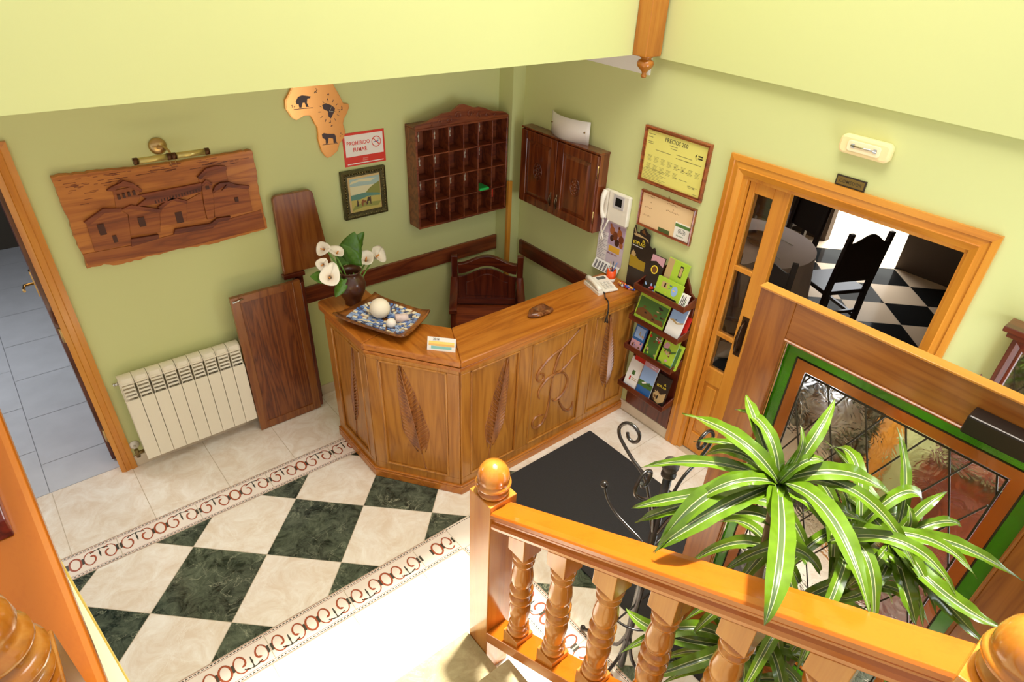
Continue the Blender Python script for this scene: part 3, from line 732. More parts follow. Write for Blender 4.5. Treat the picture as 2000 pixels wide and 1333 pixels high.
# ---- armchair behind the desk
ac = thing('armchair', 'dark mahogany armchair with a panelled back behind the counter', 'armchair', (-.515, -.425, 0), radians(-36.5))
def L(mb): return mb
part('seat', M().box(-.27, .27, -.25, .24, .43, .46), wood('seat_wood_sheen', srgb(150, 70, 30), srgb(124, 52, 20), srgb(92, 34, 12), 'x'), ac, .008, local=True)  # lighter mahogany: the seat's reflected light is put into its colour
part('seat_rail', M().box(-.25, .25, -.23, .22, .36, .43), W_MAHX, ac, .003, local=True)
for x in (-.265, .265):
    part('leg', M().box(x-.025, x+.025, -.25, -.20, 0, .43), W_MAHZ, ac, .004, local=True)
    part('leg', M().box(x-.025, x+.025, .21, .26, 0, .905), W_MAHZ, ac, .006, local=True)
    s_ = 1 if x > 0 else -1
    arm = M(); arm.grid([[(x-.03, y, z), (x+.03, y, z), (x+.03, y, z-.028), (x-.03, y, z-.028)] for y, z in ((-.21, .645), (-.18, .660), (-.08, .672), (.02, .685), (.14, .705), (.22, .720))], wrap=True)
    arm.add([(x-.03, -.21, .645), (x+.03, -.21, .645), (x+.03, -.21, .617), (x-.03, -.21, .617)], [(0,1,2,3)])
    part('armrest', arm, W_MAHY, ac, .004, local=True)
    part('arm_post', M().prism([(-.215, .43), (-.165, .43), (-.150, .65), (-.200, .65)], x-.02, x+.02, 'x'), W_MAHZ, ac, .003, local=True)
def arch_top(z0, z1, h, zb, n=16):
    xs_ = [-.24+.48*i/n for i in range(n+1)]
    return [(x, z0+h*(.5+.5*cos(pi*x/.24))) for x in xs_]
tr_ = arch_top(.835, 0, .075, 0); tr2 = [(x*.98, z-.085) for x, z in tr_]
part('top_rail', M().prism(tr_+tr2[::-1], .205, .25, 'y'), W_MAHX, ac, .005, local=True)
part('back_panel', M().prism([(-.24, .50), (.24, .50)]+[(x, z-.03) for x, z in tr2[::-1]], .222, .236, 'y').prism([(-.17, .55), (.17, .55)]+[(x*.72, z-.075) for x, z in tr2[::-1]], .214, .232, 'y'), W_MAHZ, ac, .004, local=True)
part('lower_rail', M().box(-.24, .24, .208, .248, .47, .525), W_MAHX, ac, .004, local=True)

# ================================================================== ON THE BACK WALL
# carved relief
RO = [(-2.98,1.933),(-2.929,1.936),(-2.856,1.931),(-2.775,1.931),(-2.648,1.922),(-2.516,1.919),(-2.376,1.914),(-2.279,1.917),(-2.153,1.918),(-2.057,1.923),(-1.982,1.92),(-1.982,1.851),(-1.980,1.777),(-1.986,1.684),(-1.983,1.557),(-1.979,1.434),(-2.081,1.427),(-2.214,1.419),(-2.306,1.411),(-2.436,1.419),(-2.521,1.424),(-2.613,1.416),(-2.686,1.418),(-2.766,1.409),(-2.836,1.411),(-2.89,1.431),(-2.973,1.427),(-2.968,1.513),(-2.978,1.612),(-2.972,1.714),(-2.977,1.813)]
rl = thing('carved_wall_plaque', 'large rough-edged wooden relief of a walled mansion hanging under the picture lamp', 'wood carving', (-2.48, -.0, 1.41))
def jag(P, a=.004, n=4, seed=1):
    r = random.Random(seed); out = []
    for i in range(len(P)):
        p, q = P[i], P[(i+1) % len(P)]
        for k in range(n): t = k/n; out.append((p[0]+(q[0]-p[0])*t+r.uniform(-a, a)*(k > 0), p[1]+(q[1]-p[1])*t+r.uniform(-a, a)*(k > 0)))
    return out
part('board', M().prism(jag(RO), -.040, -.002, 'y'), W_REL, rl, .003)
W_REL2 = wood('relief_wood_carved', srgb(160, 88, 32), srgb(138, 68, 22), srgb(104, 44, 12), 'x', .5, .05)
W_REL3 = wood('relief_wood_roof', srgb(132, 62, 26), srgb(104, 42, 16), srgb(66, 22, 8), 'x', .5, .05)
bld = dict(
 tower=[(-2.738,1.821),(-2.611,1.827),(-2.622,1.76),(-2.655,1.719),(-2.749,1.719)],
 leftA=[(-2.904,1.686),(-2.811,1.73),(-2.74,1.724),(-2.706,1.686),(-2.716,1.608),(-2.729,1.516),(-2.91,1.516)],
 mid=[(-2.735,1.714),(-2.679,1.728),(-2.544,1.672),(-2.575,1.548),(-2.724,1.565),(-2.703,1.681)],
 arch=[(-2.542,1.696),(-2.47,1.726),(-2.401,1.694),(-2.427,1.584),(-2.514,1.581),(-2.565,1.588)],
 arcade=[(-2.4,1.699),(-2.313,1.731),(-2.317,1.579),(-2.428,1.58)],
 tur=[(-2.302,1.779),(-2.274,1.792),(-2.247,1.778),(-2.254,1.688),(-2.276,1.57),(-2.315,1.569),(-2.314,1.654)],
 bigtow=[(-2.309,1.82),(-2.277,1.85),(-2.208,1.86),(-2.15,1.851),(-2.154,1.77),(-2.227,1.774),(-2.308,1.789)],
 right=[(-2.253,1.715),(-2.152,1.761),(-2.049,1.714),(-2.05,1.566),(-2.201,1.568),(-2.271,1.574)],
 ground=[(-2.968,1.513),(-2.732,1.507),(-2.513,1.52),(-1.999,1.56),(-1.992,1.443),(-2.373,1.430),(-2.621,1.43),(-2.746,1.433),(-2.962,1.445)])
bb = M(); dep = dict(tower=.006, leftA=.010, mid=.008, arch=.012, arcade=.006, tur=.013, bigtow=.006, right=.009, ground=.004)
for k_, P in bld.items(): bb.prism(P, -.040-dep[k_], -.038, 'y')
bb.prism([(-2.71, 1.858), (-2.68, 1.875), (-2.665, 1.852)], -.046, -.038, 'y')
part('carved_buildings', bb, W_REL2, rl, .0015)
rf_ = dict(
 troof=[(-2.766,1.83),(-2.743,1.844),(-2.695,1.858),(-2.678,1.868),(-2.639,1.848),(-2.602,1.803),(-2.611,1.793),(-2.646,1.824),(-2.694,1.837),(-2.738,1.821)],
 leftroof=[(-2.914,1.686),(-2.809,1.740),(-2.723,1.725),(-2.735,1.706),(-2.808,1.716),(-2.896,1.667)],
 midroof=[(-2.735,1.716),(-2.679,1.734),(-2.538,1.680),(-2.546,1.661),(-2.683,1.712)],
 longroof=[(-2.628,1.779),(-2.3,1.788),(-2.312,1.740),(-2.529,1.715),(-2.655,1.719),(-2.596,1.755)],
 archroof=[(-2.555,1.693),(-2.472,1.738),(-2.395,1.7),(-2.404,1.687),(-2.472,1.718),(-2.541,1.681)],
 bigroof=[(-2.316,1.821),(-2.259,1.864),(-2.207,1.870),(-2.149,1.858),(-2.150,1.839),(-2.21,1.850),(-2.258,1.842),(-2.299,1.808)],
 rr1=[(-2.256,1.721),(-2.231,1.757),(-2.202,1.77),(-2.15,1.767),(-2.119,1.746),(-2.17,1.755),(-2.237,1.726)],
 rr2=[(-2.203,1.724),(-2.162,1.758),(-2.040,1.723),(-2.05,1.705),(-2.165,1.738)],
 turtop=[(-2.306,1.776),(-2.274,1.803),(-2.243,1.774),(-2.25,1.766),(-2.274,1.784),(-2.298,1.768)],
 wall1=[(-2.728,1.548),(-2.589,1.542),(-2.591,1.519),(-2.737,1.504)],
 wall2=[(-2.497,1.553),(-2.304,1.543),(-2.263,1.567),(-2.184,1.562),(-2.197,1.543),(-2.26,1.543),(-2.302,1.513),(-2.512,1.524)])
rb = M()
for k_, P in rf_.items(): rb.prism(P, -.058, -.038, 'y')
part('carved_roofs', rb, W_REL3, rl, .0015)
wn_ = M()
for x, z, a, c_ in [(-2.72, 1.785, .006, .012), (-2.695, 1.788, .006, .012), (-2.67, 1.791, .006, .012), (-2.645, 1.794, .006, .012), (-2.275, 1.755, .010, .010), (-2.845, 1.63, .016, .03), (-2.80, 1.565, .010, .02), (-2.65, 1.63, .016, .026), (-2.46, 1.615, .018, .032), (-2.13, 1.655, .010, .013)]:
    wn_.box(x-a, x+a, -.0545, -.045, z-c_, z+c_)
for i in range(16): x = -2.56+i*.0155; z = 1.728+i*.0016; wn_.box(x, x+.007, -.0595, -.057, z-.008, z+.008)
part('carved_windows', wn_, plain('carved_recess', srgb(70, 30, 12), .6), rl)
hl = M()
r_ = random.Random(9)
for i in range(70):
    x = r_.uniform(-2.96, -2.05); z = r_.choice([r_.uniform(1.86, 1.915), r_.uniform(1.76, 1.91) if x < -2.76 else r_.uniform(1.875, 1.91)]); l_ = r_.uniform(.015, .06)
    hl.box(x, min(x+l_, -1.99), -.0415, -.039, z, z+.0022)
part('gouge_marks', hl, W_REL3, rl)
# picture lamp
pl_ = thing('picture_lamp', 'brass picture lamp with two horizontal tubes above the wooden relief', 'picture lamp', (-2.45, 0, 1.99))
part('wall_plate', M().lathe([(.045, 0), (.045, .008), (.032, .020), (.012, .026)], (-2.462, -.001, 2.005), 28, axis=(0, -1, 0)), BRASS, pl_)
part('arm', M().tube(smooth([(-2.462, -.02, 2.005), (-2.45, -.08, 2.018), (-2.44, -.13, 2.01), (-2.437, -.15, 1.985)], 4), .006, 8), BRASS, pl_)
SHADE = plain('lamp_tube_brass', srgb(206, 186, 110), .25, metal=.6)
for a, b_ in ((-2.60, -2.452), (-2.418, -2.27)):
    part('lamp_tube', M().tube([(a, -.15, 1.985), (b_, -.15, 1.985)], .0155, 16), SHADE, pl_)
    for x in (a-.012, b_+.002) if a < -2.5 else (a-.010, b_+.012): part('end_cap', M().tube([(x-.010, -.15, 1.985), (x+.012, -.15, 1.985)], .018, 16), plain('dark_brass', srgb(92, 60, 36), .3, metal=.8), pl_)
part('connector', M().tube([(-2.455, -.15, 1.985), (-2.415, -.15, 1.985)], .008, 10), BRASS, pl_)
for x in (-2.45, -2.425): part('pull_cord', M().tube([(x, -.152, 1.97), (x, -.152, 1.93)], .0012, 5), BRASS, pl_)
# Africa clock
AF = [(-1.679,2.24),(-1.706,2.203),(-1.733,2.17),(-1.738,2.122),(-1.721,2.094),(-1.71,2.07),(-1.685,2.052),(-1.65,2.065),(-1.631,2.072),(-1.594,2.07),(-1.58,2.045),(-1.572,2.02),(-1.557,1.994),(-1.558,1.952),(-1.562,1.925),(-1.557,1.889),(-1.548,1.844),(-1.529,1.812),(-1.515,1.799),(-1.486,1.806),(-1.443,1.832),(-1.423,1.877),(-1.389,1.909),(-1.375,1.943),(-1.385,1.994),(-1.375,2.025),(-1.352,2.053),(-1.334,2.086),(-1.334,2.11),(-1.368,2.116),(-1.389,2.167),(-1.417,2.222),(-1.428,2.25),(-1.463,2.268),(-1.556,2.279),(-1.628,2.275)]
af = thing('wall_clock', 'copper wall clock shaped like Africa with engraved animals', 'wall clock', (-1.53, 0, 1.80))
cx_, cz_ = -1.53, 2.08
part('copper_plate', M().prism(AF, -.020, -.001, 'y').prism([(cx_+(x-cx_)*.975, cz_+(z-cz_)*.98) for x, z in AF], -.022, -.02, 'y'), plain('polished_copper', srgb(240, 168, 92), .24, metal=.6), af, .002)
AFS = [(-1.509,2.121),(-1.485,2.129),(-1.453,2.116),(-1.429,2.096),(-1.435,2.076),(-1.449,2.057),(-1.464,2.037),(-1.477,2.05),(-1.477,2.081),(-1.505,2.097)]
LION = [(-1.535,1.949),(-1.521,1.956),(-1.498,1.948),(-1.453,1.942),(-1.445,1.93),(-1.445,1.895),(-1.44,1.885),(-1.464,1.886),(-1.464,1.915),(-1.494,1.923),(-1.502,1.89),(-1.516,1.889),(-1.515,1.915),(-1.534,1.928)]
ELE = [(-1.671,2.158),(-1.653,2.182),(-1.627,2.189),(-1.599,2.183),(-1.575,2.178),(-1.58,2.168),(-1.598,2.167),(-1.604,2.144),(-1.594,2.12),(-1.612,2.121),(-1.616,2.146),(-1.63,2.147),(-1.641,2.12),(-1.654,2.121),(-1.656,2.143),(-1.667,2.141)]
ENG = plain('engraved_brown', srgb(60, 30, 20), .4)
part('engraved_lion', M().prism(LION, -.0232, -.0222, 'y').prism([(-1.54, 1.884), (-1.435, 1.879), (-1.435, 1.882), (-1.54, 1.887)], -.0232, -.0222, 'y'), ENG, af)
part('engraved_elephant', M().prism(ELE, -.0232, -.0222, 'y').prism([(-1.69, 2.113), (-1.57, 2.111), (-1.57, 2.114), (-1.69, 2.116)], -.0232, -.0222, 'y'), ENG, af)
dl = M().prism(AFS, -.0242, -.0222, 'y')
for i in range(12):
    a = 2*pi*i/12; c_ = Vector((-1.468, 2.083)); p = c_+Vector((sin(a), cos(a)))*.055; q = c_+Vector((sin(a), cos(a)))*.072; n_ = Vector((cos(a), -sin(a)))*.0015
    dl.prism([tuple(p+n_), tuple(q+n_), tuple(q-n_), tuple(p-n_)], -.0232, -.0222, 'y')
r_ = random.Random(2)
for i in range(26):
    x, z = r_.choice([(-1.69, 2.14), (-1.60, 2.22), (-1.42, 1.93), (-1.53, 2.07), (-1.40, 2.08), (-1.55, 2.20), (-1.47, 2.16), (-1.47, 2.0)]); x += r_.uniform(-.015, .015); z += r_.uniform(-.02, .02)
    dl.prism([(x, z), (x+.008, z+.002), (x+.006, z+.008)], -.0232, -.0222, 'y')
part('clock_dial', dl, ENG, af)
hn = M(); hn.tube([(-1.468, -.027, 2.083), (-1.430, -.027, 2.075)], .0014, 5).tube([(-1.468, -.028, 2.083), (-1.452, -.028, 2.110)], .0012, 5).ball((-1.468, -.026, 2.083), .003, 8)
part('clock_hands', hn, CHROME, af)
# no-smoking sign
sg = thing('no_smoking_sign', 'red and white PROHIBIDO FUMAR sign beside the Africa clock', 'sign', (-1.243, 0, 1.71))
RED = col('sign_red', (222, 50, 24), .4)
part('plate', M().box(-1.393, -1.092, -.004, -.0005, 1.713, 1.927), RED, sg)
part('white_field', M().box(-1.380, -1.105, -.0052, -.004, 1.775, 1.912).box(-1.375, -1.11, -.0052, -.004, 1.724, 1.730), col('sign_white', (246, 236, 228), .4), sg)
text('lettering', 'PROHIBIDO', .036, RED, sg, (-1.370, -.0056, 1.848), (1, 0, 0), (0, 0, 1), sx=.83)
text('lettering', 'FUMAR', .036, RED, sg, (-1.328, -.0056, 1.805), (1, 0, 0), (0, 0, 1), sx=.83)
rg = M(); c_ = (-1.155, 1.852)
rg.grid([[(c_[0]+r*cos(2*pi*i/32), -.0058, c_[1]+r*sin(2*pi*i/32)) for i in range(32)] for r in (.030, .035)], wrap=True, smooth=False)
rg.add([(c_[0]-.024, -.006, c_[1]+.020), (c_[0]-.020, -.006, c_[1]+.024), (c_[0]+.024, -.006, c_[1]-.020), (c_[0]+.020, -.006, c_[1]-.024)], [(0,1,2,3)])
part('prohibition_ring', rg, RED, sg)
part('cigarette', M().add([(c_[0]-.02, -.0056, c_[1]-.006), (c_[0]+.016, -.0056, c_[1]-.002), (c_[0]+.016, -.0056, c_[1]+.004), (c_[0]-.02, -.0056, c_[1]+.0)], [(0,1,2,3)]).tube([(c_[0]+.012, -.006, c_[1]+.008), (c_[0]+.018, -.006, c_[1]+.014), (c_[0]+.010, -.006, c_[1]+.020)], .001, 5), col('sign_blue', (80, 110, 170), .4), sg)
text('small_print', 'Gobierno', .010, col('pale_red', (250, 190, 170)), sg, (-1.262, -.0046, 1.752), (1, 0, 0), (0, 0, 1))
text('small_print', 'Cantabria', .010, col('pale_red2', (250, 190, 170)), sg, (-1.264, -.0046, 1.740), (1, 0, 0), (0, 0, 1))
# framed seascape
pf = thing('framed_painting', 'small seaside oil painting with two horses in an ornate dark gilt frame', 'painting', (-1.28, 0, 1.36))
GILT = plain('dark_gilt', srgb(96, 86, 46), .35, metal=.5, var=.6, vscale=90, bump=1.0, bscale=90)
fr = M(); X0_, X1_, Z0_, Z1_ = -1.443, -1.117, 1.36, 1.69
def pframe(mb, x0, x1, z0, z1, w_, d0, d1, axis='y', di=None):
    di = d1 if di is None else di
    seq = [(0, d0), (0, d1), (w_*.35, d1-.006 if d1 < 0 else d1+.006), (w_*.7, d1), (w_, di), (w_, d0)]
    vs = []
    for k, d in seq:
        for p, q in ((x0+k, z0+k), (x1-k, z0+k), (x1-k, z1-k), (x0+k, z1-k)): vs.append((p, d, q) if axis == 'y' else (d, p, q))
    mb.add(vs, [(i*4+j, i*4+(j+1) % 4, (i+1)*4+(j+1) % 4, (i+1)*4+j) for i in range(5) for j in range(4)])
pframe(fr, X0_, X1_, Z0_, Z1_, .040, -.002, -.028)
part('frame', fr, GILT, pf)
be = M(); r_ = random.Random(4)
for i in range(60):
    t = i/60*4; s_ = t % 1; k_ = int(t); x = [X0_+.02+s_*.286, X1_-.02, X1_-.02-s_*.286, X0_+.02][k_]; z = [Z1_-.02, Z1_-.02-s_*.29, Z0_+.02, Z0_+.02+s_*.29][k_]
    be.ball((x, -.033, z), r_.uniform(.003, .006), 8)
part('frame_beading', be, plain('gilt_bead', srgb(150, 132, 84), .25, metal=.7), pf)
part('slip', M().box(X0_+.04, X1_-.04, -.018, -.004, Z0_+.04, Z1_-.04), col('linen_slip', (226, 190, 128), .6), pf)
cv_ = M(); a0, a1, b0, b1 = -1.385, -1.162, 1.402, 1.632
def cq(pts, mi): cv_.add([(a0+(a1-a0)*u, -.0185-.0002*len(cv_.f), b0+(b1-b0)*v) for u, v in pts], [list(range(len(pts)))], mi)
cq([(0,0),(1,0),(1,1),(0,1)], 0); cq([(0,.78),(1,.74),(1,1),(0,1)], 1); cq([(0,.85),(.3,.9),(.7,.86),(.9,.93),(.4,.97),(.05,.93)], 0)
cq([(.48,.52),(.65,.66),(.8,.74),(1,.82),(1,.44),(.5,.45)], 2); cq([(0,.36),(0,.52),(.5,.54),(.9,.47),(1,.42),(1,.35)], 3)
cq([(0,0),(1,0),(1,.38),(.6,.42),(.3,.36),(0,.37)], 4); cq([(0,.05),(.4,.12),(.9,.08),(1,.2),(.5,.24),(.1,.2)], 5)
cq([(.32,.24),(.36,.34),(.42,.34),(.44,.30),(.50,.31),(.50,.15),(.48,.15),(.47,.24),(.40,.24),(.38,.14),(.36,.14)], 6); cq([(.50,.22),(.56,.40),(.60,.38),(.66,.40),(.66,.16),(.63,.16),(.62,.26),(.56,.26),(.53,.14)], 7)
cq([(.17,.16),(.19,.34),(.22,.36),(.24,.16)], 7)
part('canvas', cv_, [col('sky_cream', (226, 216, 170)), col('sky_blue', (170, 190, 180)), col('hill', (140, 140, 60)), col('sea', (96, 140, 120)), col('sand', (196, 178, 90)), col('grass_paint', (150, 150, 70)), col('horse_brown', (140, 80, 36)), col('horse_dark', (70, 48, 30))], pf)
# flap: raised board (bar top) and the leaning gate
fb = thing('counter_flap', 'upright wooden counter flap with rounded corners folded against the wall', 'counter flap', (-1.79, -.02, 1.09))
part('flap_board', M().prism(rnd(-1.695, 1.598, .035, 0, 90)+rnd(-1.890, 1.600, .035, 90, 180)+[(-1.935, 1.10), (-1.60, 1.10)], -.060, -.030, 'y'), W_BAR, fb, .005)
part('wall_post', M().box(-1.865, -1.80, -.028, -.002, 0, 1.12), W_MAHZ, fb, .003)
part('hinge_block', M().box(-1.945, -1.80, -.075, -.03, 1.070, 1.10), W_MAHX, fb, .003)
gt = thing('counter_gate', 'tall panelled wooden counter gate standing open beside the radiator', 'gate', (-2.09, -.13, 0))
gf = M(); gx0, gx1, gz0, gz1 = -2.322, -1.868, .004, 1.08
gf.box(gx0, gx0+.055, -.145, -.115, gz0, gz1).box(gx1-.055, gx1, -.145, -.115, gz0, gz1).box(gx0+.055, gx1-.055, -.145, -.115, gz0, gz0+.06).box(gx0+.055, gx1-.055, -.145, -.115, gz1-.05, gz1)
part('frame', gf, W_BAR, gt, .003)
part('panel', M().box(gx0+.05, gx1-.05, -.138, -.120, gz0+.05, gz1-.045), wood('gate_panel_wood', srgb(132, 72, 30), srgb(106, 50, 20), srgb(62, 26, 10), 'z', ring=1.6), gt)
part('latch', M().box(gx0+.010, gx0+.030, -.150, -.145, 1.045, 1.058).tube([(gx0+.01, -.152, 1.050), (gx0+.075, -.152, 1.062)], .005, 8), CHROME, gt)
part('hinge_stile', M().box(gx1+.001, gx1+.022, -.140, -.03, .02, 1.06), W_MAHZ, gt, .003)
# radiator
rd = thing('radiator', 'cream aluminium panel radiator under the wooden relief', 'radiator', (-2.66, -.08, .11))
N = 9; rx0, rx1 = -3.035, -2.325; sw = (rx1-rx0)/N
for i in range(N):
    x = rx0+sw*i; m_ = M()
    m_.grid([[(x+.0015, y, z), (x+sw-.0015, y, z)] for y, z in ((-.03, .70), (-.05, .735), (-.085, .745), (-.118, .735), (-.130, .705))], smooth=True)
    m_.box(x+.0015, x+sw-.0015, -.132, -.124, .115, .585).box(x+.0015, x+sw-.0015, -.055, -.045, .115, .70)
    m_.box(x+.006, x+.010, -.132, -.05, .585, .735).box(x+sw-.010, x+sw-.006, -.132, -.05, .585, .735).box(x+.0015, x+sw-.0015, -.132, -.12, .700, .712)
    m_.box(x+sw/2-.012, x+sw/2+.012, -.12, -.06, .12, .56)
    for z in (.602, .628, .654, .680): m_.add([(x+.008, -.131, z), (x+sw-.008, -.131, z), (x+sw-.008, -.122, z+.008), (x+.008, -.122, z+.008)], [(0,1,2,3)])
    part('section', m_, ENAMEL, rd, .0015)
part('valve', M().tube([(-3.035, -.085, .16), (-3.075, -.085, .16)], .012, 12).tube([(-3.075, -.085, .19), (-3.075, -.085, .13)], .013, 12), plain('valve_metal', srgb(120, 100, 60), .3, metal=.8), rd)
part('pipe_rosette', M().lathe([(.032, 0), (.030, .006), (.014, .012)], (-3.073, -.001, .17), 24, axis=(0, -1, 0)).tube([(-3.073, -.0, .17), (-3.074, -.085, .16)], .008, 10), WHITEP, rd)
part('air_vent', M().tube([(-3.035, -.085, .70), (-3.055, -.085, .70)], .010, 10).lathe([(.012, 0), (.012, .008)], (-3.063, -.085, .70), 8, axis=(1, 0, 0)), CHROME, rd)
# key rack
kr = thing('key_rack', 'dark wooden pigeonhole key rack with a carved crest', 'key rack', (-.52, 0, 1.2))
kx0, kx1, kz0, kz1, kd = -.93, -.125, 1.215, 1.925, .135
KC = .014
cs = M(); cs.box(kx0, kx0+KC, -kd, -.001, kz0, kz1).box(kx1-KC, kx1, -kd, -.001, kz0, kz1).box(kx0+KC, kx1-KC, -kd, -.001, kz0, kz0+KC).box(kx0+KC, kx1-KC, -kd, -.001, kz1-KC, kz1).box(kx0+KC, kx1-KC, -.008, -.001, kz0+KC, kz1-KC)
part('case', cs, W_RACK, kr, .002)
cw = (kx1-kx0-2*KC)/6; chh = (kz1-kz0-2*KC)/4
for i in range(1, 6): part('divider', M().box(kx0+KC+cw*i-.004, kx0+KC+cw*i+.004, -kd+.004, -.008, kz0+KC, kz1-KC), W_RACK, kr, .001)
for j in range(1, 4): part('shelf', M().box(kx0+KC, kx1-KC, -kd+.002, -.008, kz0+KC+chh*j-.004, kz0+KC+chh*j+.004), W_RACK, kr, .001)
cxm = (kx0+kx1)/2; hw = (kx1-kx0)/2
def crest(t):
    a = abs(t); base = .030+.075*(1-a)**1.2; sc = .016*max(0, cos(a*14))*(1-a) ; return kz1+base*1.0+sc+.030*math.exp(-(a/.10)**2)
CREST = [(-.93, 1.9255), (-.93, 1.940), (-0.922, 1.951), (-0.909, 1.956), (-0.854, 1.961), (-0.794, 1.979), (-0.741, 1.996), (-0.706, 2.007), (-0.671, 2.009), (-0.635, 2.012), (-0.617, 2.022), (-0.59, 2.037), (-0.563, 2.049), (-0.536, 2.051), (-0.49, 2.037), (-0.453, 2.021), (-0.425, 2.017), (-0.396, 2.018), (-0.349, 2.006), (-0.31, 1.989), (-0.26, 1.974), (-0.211, 1.969), (-0.176, 1.964), (-0.145, 1.950), (-0.125, 1.935), (-.125, 1.9255)]
part('carved_crest', M().prism(CREST, -kd, -kd+.018, 'y').prism([(kx0, kz1+.0005), (kx0, kz1+.012), (kx1, kz1+.012), (kx1, kz1+.0005)], -kd+.0185, -.001, 'y'), W_RACK, kr, .003)
sc_ = M()
for sg_ in (-1, 1):
    for (u, v, r, a0_, a1_) in ((.05, .055, .030, 0, 400), (.13, .035, .026, 90, 430), (.20, .030, .020, 0, 330), (.27, .018, .012, 60, 300)):
        sc_.tube([(cxm+sg_*(u+r*(1-k/26)*cos(radians(a0_+(a1_-a0_)*k/20))), -kd-.001, kz1+v+r*(1-k/26)*sin(radians(a0_+(a1_-a0_)*k/20))) for k in range(21)], .005, 6)
part('crest_scrolls', sc_, W_RACK, kr)
KEYM = plain('key_metal_glint', srgb(240, 232, 212), .2, metal=.3)  # near-white: the keys' bright highlight is put into the metal colour
def keyset(cell, row, label, tag=None):
    x = kx0+KC+cw*(cell+.28); z = kz1-KC-chh*row-.012; y = -.085
    r = thing('room_key', label, 'key', (x, y, z-.05), group='room keys hanging in the key rack')
    part('hook', M().tube([(x, -.008, z-.006), (x, y, z-.004), (x, y-.004, z+.001)], .0015, 6), BRASS, r)
    part('key_ring', M().tube([(x, y+.010*cos(a), z-.014+.010*sin(a)) for a in [2*pi*i/14 for i in range(14)]], .0012, 6, closed=True), KEYM, r)
    k_ = M(); k_.lathe([(.009, -.001), (.009, .001)], (x+.003, y, z-.032), 14, axis=(.4, -1, 0)).box(x+.001, x+.005, y-.001, y+.001, z-.068, z-.038).box(x+.004, x+.009, y-.001, y+.001, z-.066, z-.060).box(x+.004, x+.008, y-.001, y+.001, z-.056, z-.052)
    part('key', k_, KEYM, r)
rn = ['top', 'second', 'third', 'bottom']; cn = ['first', 'second', 'third', 'fourth', 'fifth', 'sixth']
for c_, r_ in ((1, 0), (2, 0), (4, 0), (0, 0), (1, 1), (3, 1), (4, 1), (0, 1), (0, 2), (1, 2), (2, 2), (3, 2), (1, 3)):
    keyset(c_, r_, 'room key hanging in the %s row of the key rack, %s pigeonhole from the left' % (rn[r_], cn[c_]))
x = kx0+KC+cw*4
solo('small_box', M().box(x+.012, x+.098, -kd-.006, -.03, kz0+KC+chh+.0045, kz0+KC+chh+.024), col('bright_green', (40, 190, 90), .4), 'small green box lying in a pigeonhole of the key rack', 'box', bevel=.002)
x = kx0+KC+cw*5+.012
solo('key_tag', M().box(x, x+.016, -kd+.02, -kd+.024, kz0+KC+chh*.55, kz0+KC+chh*.92), col('tag_red', (210, 50, 30), .4), 'red key tag hanging in the bottom right pigeonhole', 'key tag', bevel=.002)

# ================================================================== ON THE RIGHT WALL
# wall cupboard
cb = thing('wall_cupboard', 'dark two-door wooden wall cupboard with carved rosettes', 'wall cupboard', (-.05, -.66, 1.33))
cy0, cy1, cz0, cz1, cd_ = -.265, -1.065, 1.325, 1.872, .085
part('case', M().box(-cd_, -.001, cy1, cy0, cz0, cz1), W_CUP, cb, .002)
part('cornice', M().box(-cd_-.016, -.001, cy1-.006, cy0+.006, cz1, cz1+.014), W_CUP, cb, .004)
for k_, (a, b_) in enumerate(((cy0-.004, -.659), (-.665, cy1+.006))):
    F = frame_on((-cd_, a, 0), (0, -1, 0), (-1, 0, 0)); W_ = a-b_; H0, H1 = cz0+.006, cz1-.004
    dr = M()
    for q in ((0, .062, H0, H1), (W_-.062, W_, H0, H1), (.062, W_-.062, H0, H0+.062), (.062, W_-.062, H1-.062, H1)): pbox(dr, F, *q, 0, .020)
    door = part('door', dr, W_CUP, cb, .004)
    pn = M(); pbox(pn, F, .055, W_-.055, H0+.055, H1-.055, 0, .006)
    pts = [(.062, H0+.062, .006), (W_-.062, H0+.062, .006), (W_-.062, H1-.062, .006), (.062, H1-.062, .006), (.092, H0+.092, .016), (W_-.092, H0+.092, .016), (W_-.092, H1-.092, .016), (.092, H1-.092, .016)]
    pn.add([F(*p) for p in pts], [(0,1,5,4),(1,2,6,5),(2,3,7,6),(3,0,4,7),(4,5,6,7)])
    part('raised_panel', pn, W_CUP, door)
    md = M(); cu_, cz_2 = W_/2, (H0+H1)/2
    md.tube([F(cu_+.044*cos(t), cz_2+.062*sin(t), .017) for t in [2*pi*i/28 for i in range(28)]], .0045, 6, closed=True)
    for i in range(8):
        t = 2*pi*i/8
        for s_ in (.014, .028): md.ball(F(cu_+s_*1.15*cos(t), cz_2+s_*1.6*sin(t), .017), .009, 8, sc=(.5, .8, 1.1))
    md.ball(F(cu_, cz_2, .018), .007, 8)
    part('carved_rosette', md, wood('rosette_wood', srgb(120, 58, 24), srgb(90, 38, 16), srgb(56, 20, 8), 'z'), door)
    hu = W_-.030 if k_ == 0 else .030
    hm = M(); hm.tube([F(hu, H0+.075, .022), F(hu, H0+.085, .036), F(hu, H0+.11, .040), F(hu, H0+.135, .036), F(hu, H0+.150, .022)], [.004, .0035, .006, .0035, .004], 8).tube([F(hu, H0+.060, .022), F(hu, H0+.165, .022)], .0045, 8)
    part('handle', hm, plain('antique_handle', srgb(110, 90, 66), .3, metal=.9), door)
    he = .0 if k_ == 0 else W_
    if k_ == 1:
        for zz in (H0+.07, H1-.15): part('hinge', M().tube([F(he+.002, zz, .012), F(he+.002, zz+.085, .012)], .0055, 8), BRASS, door)
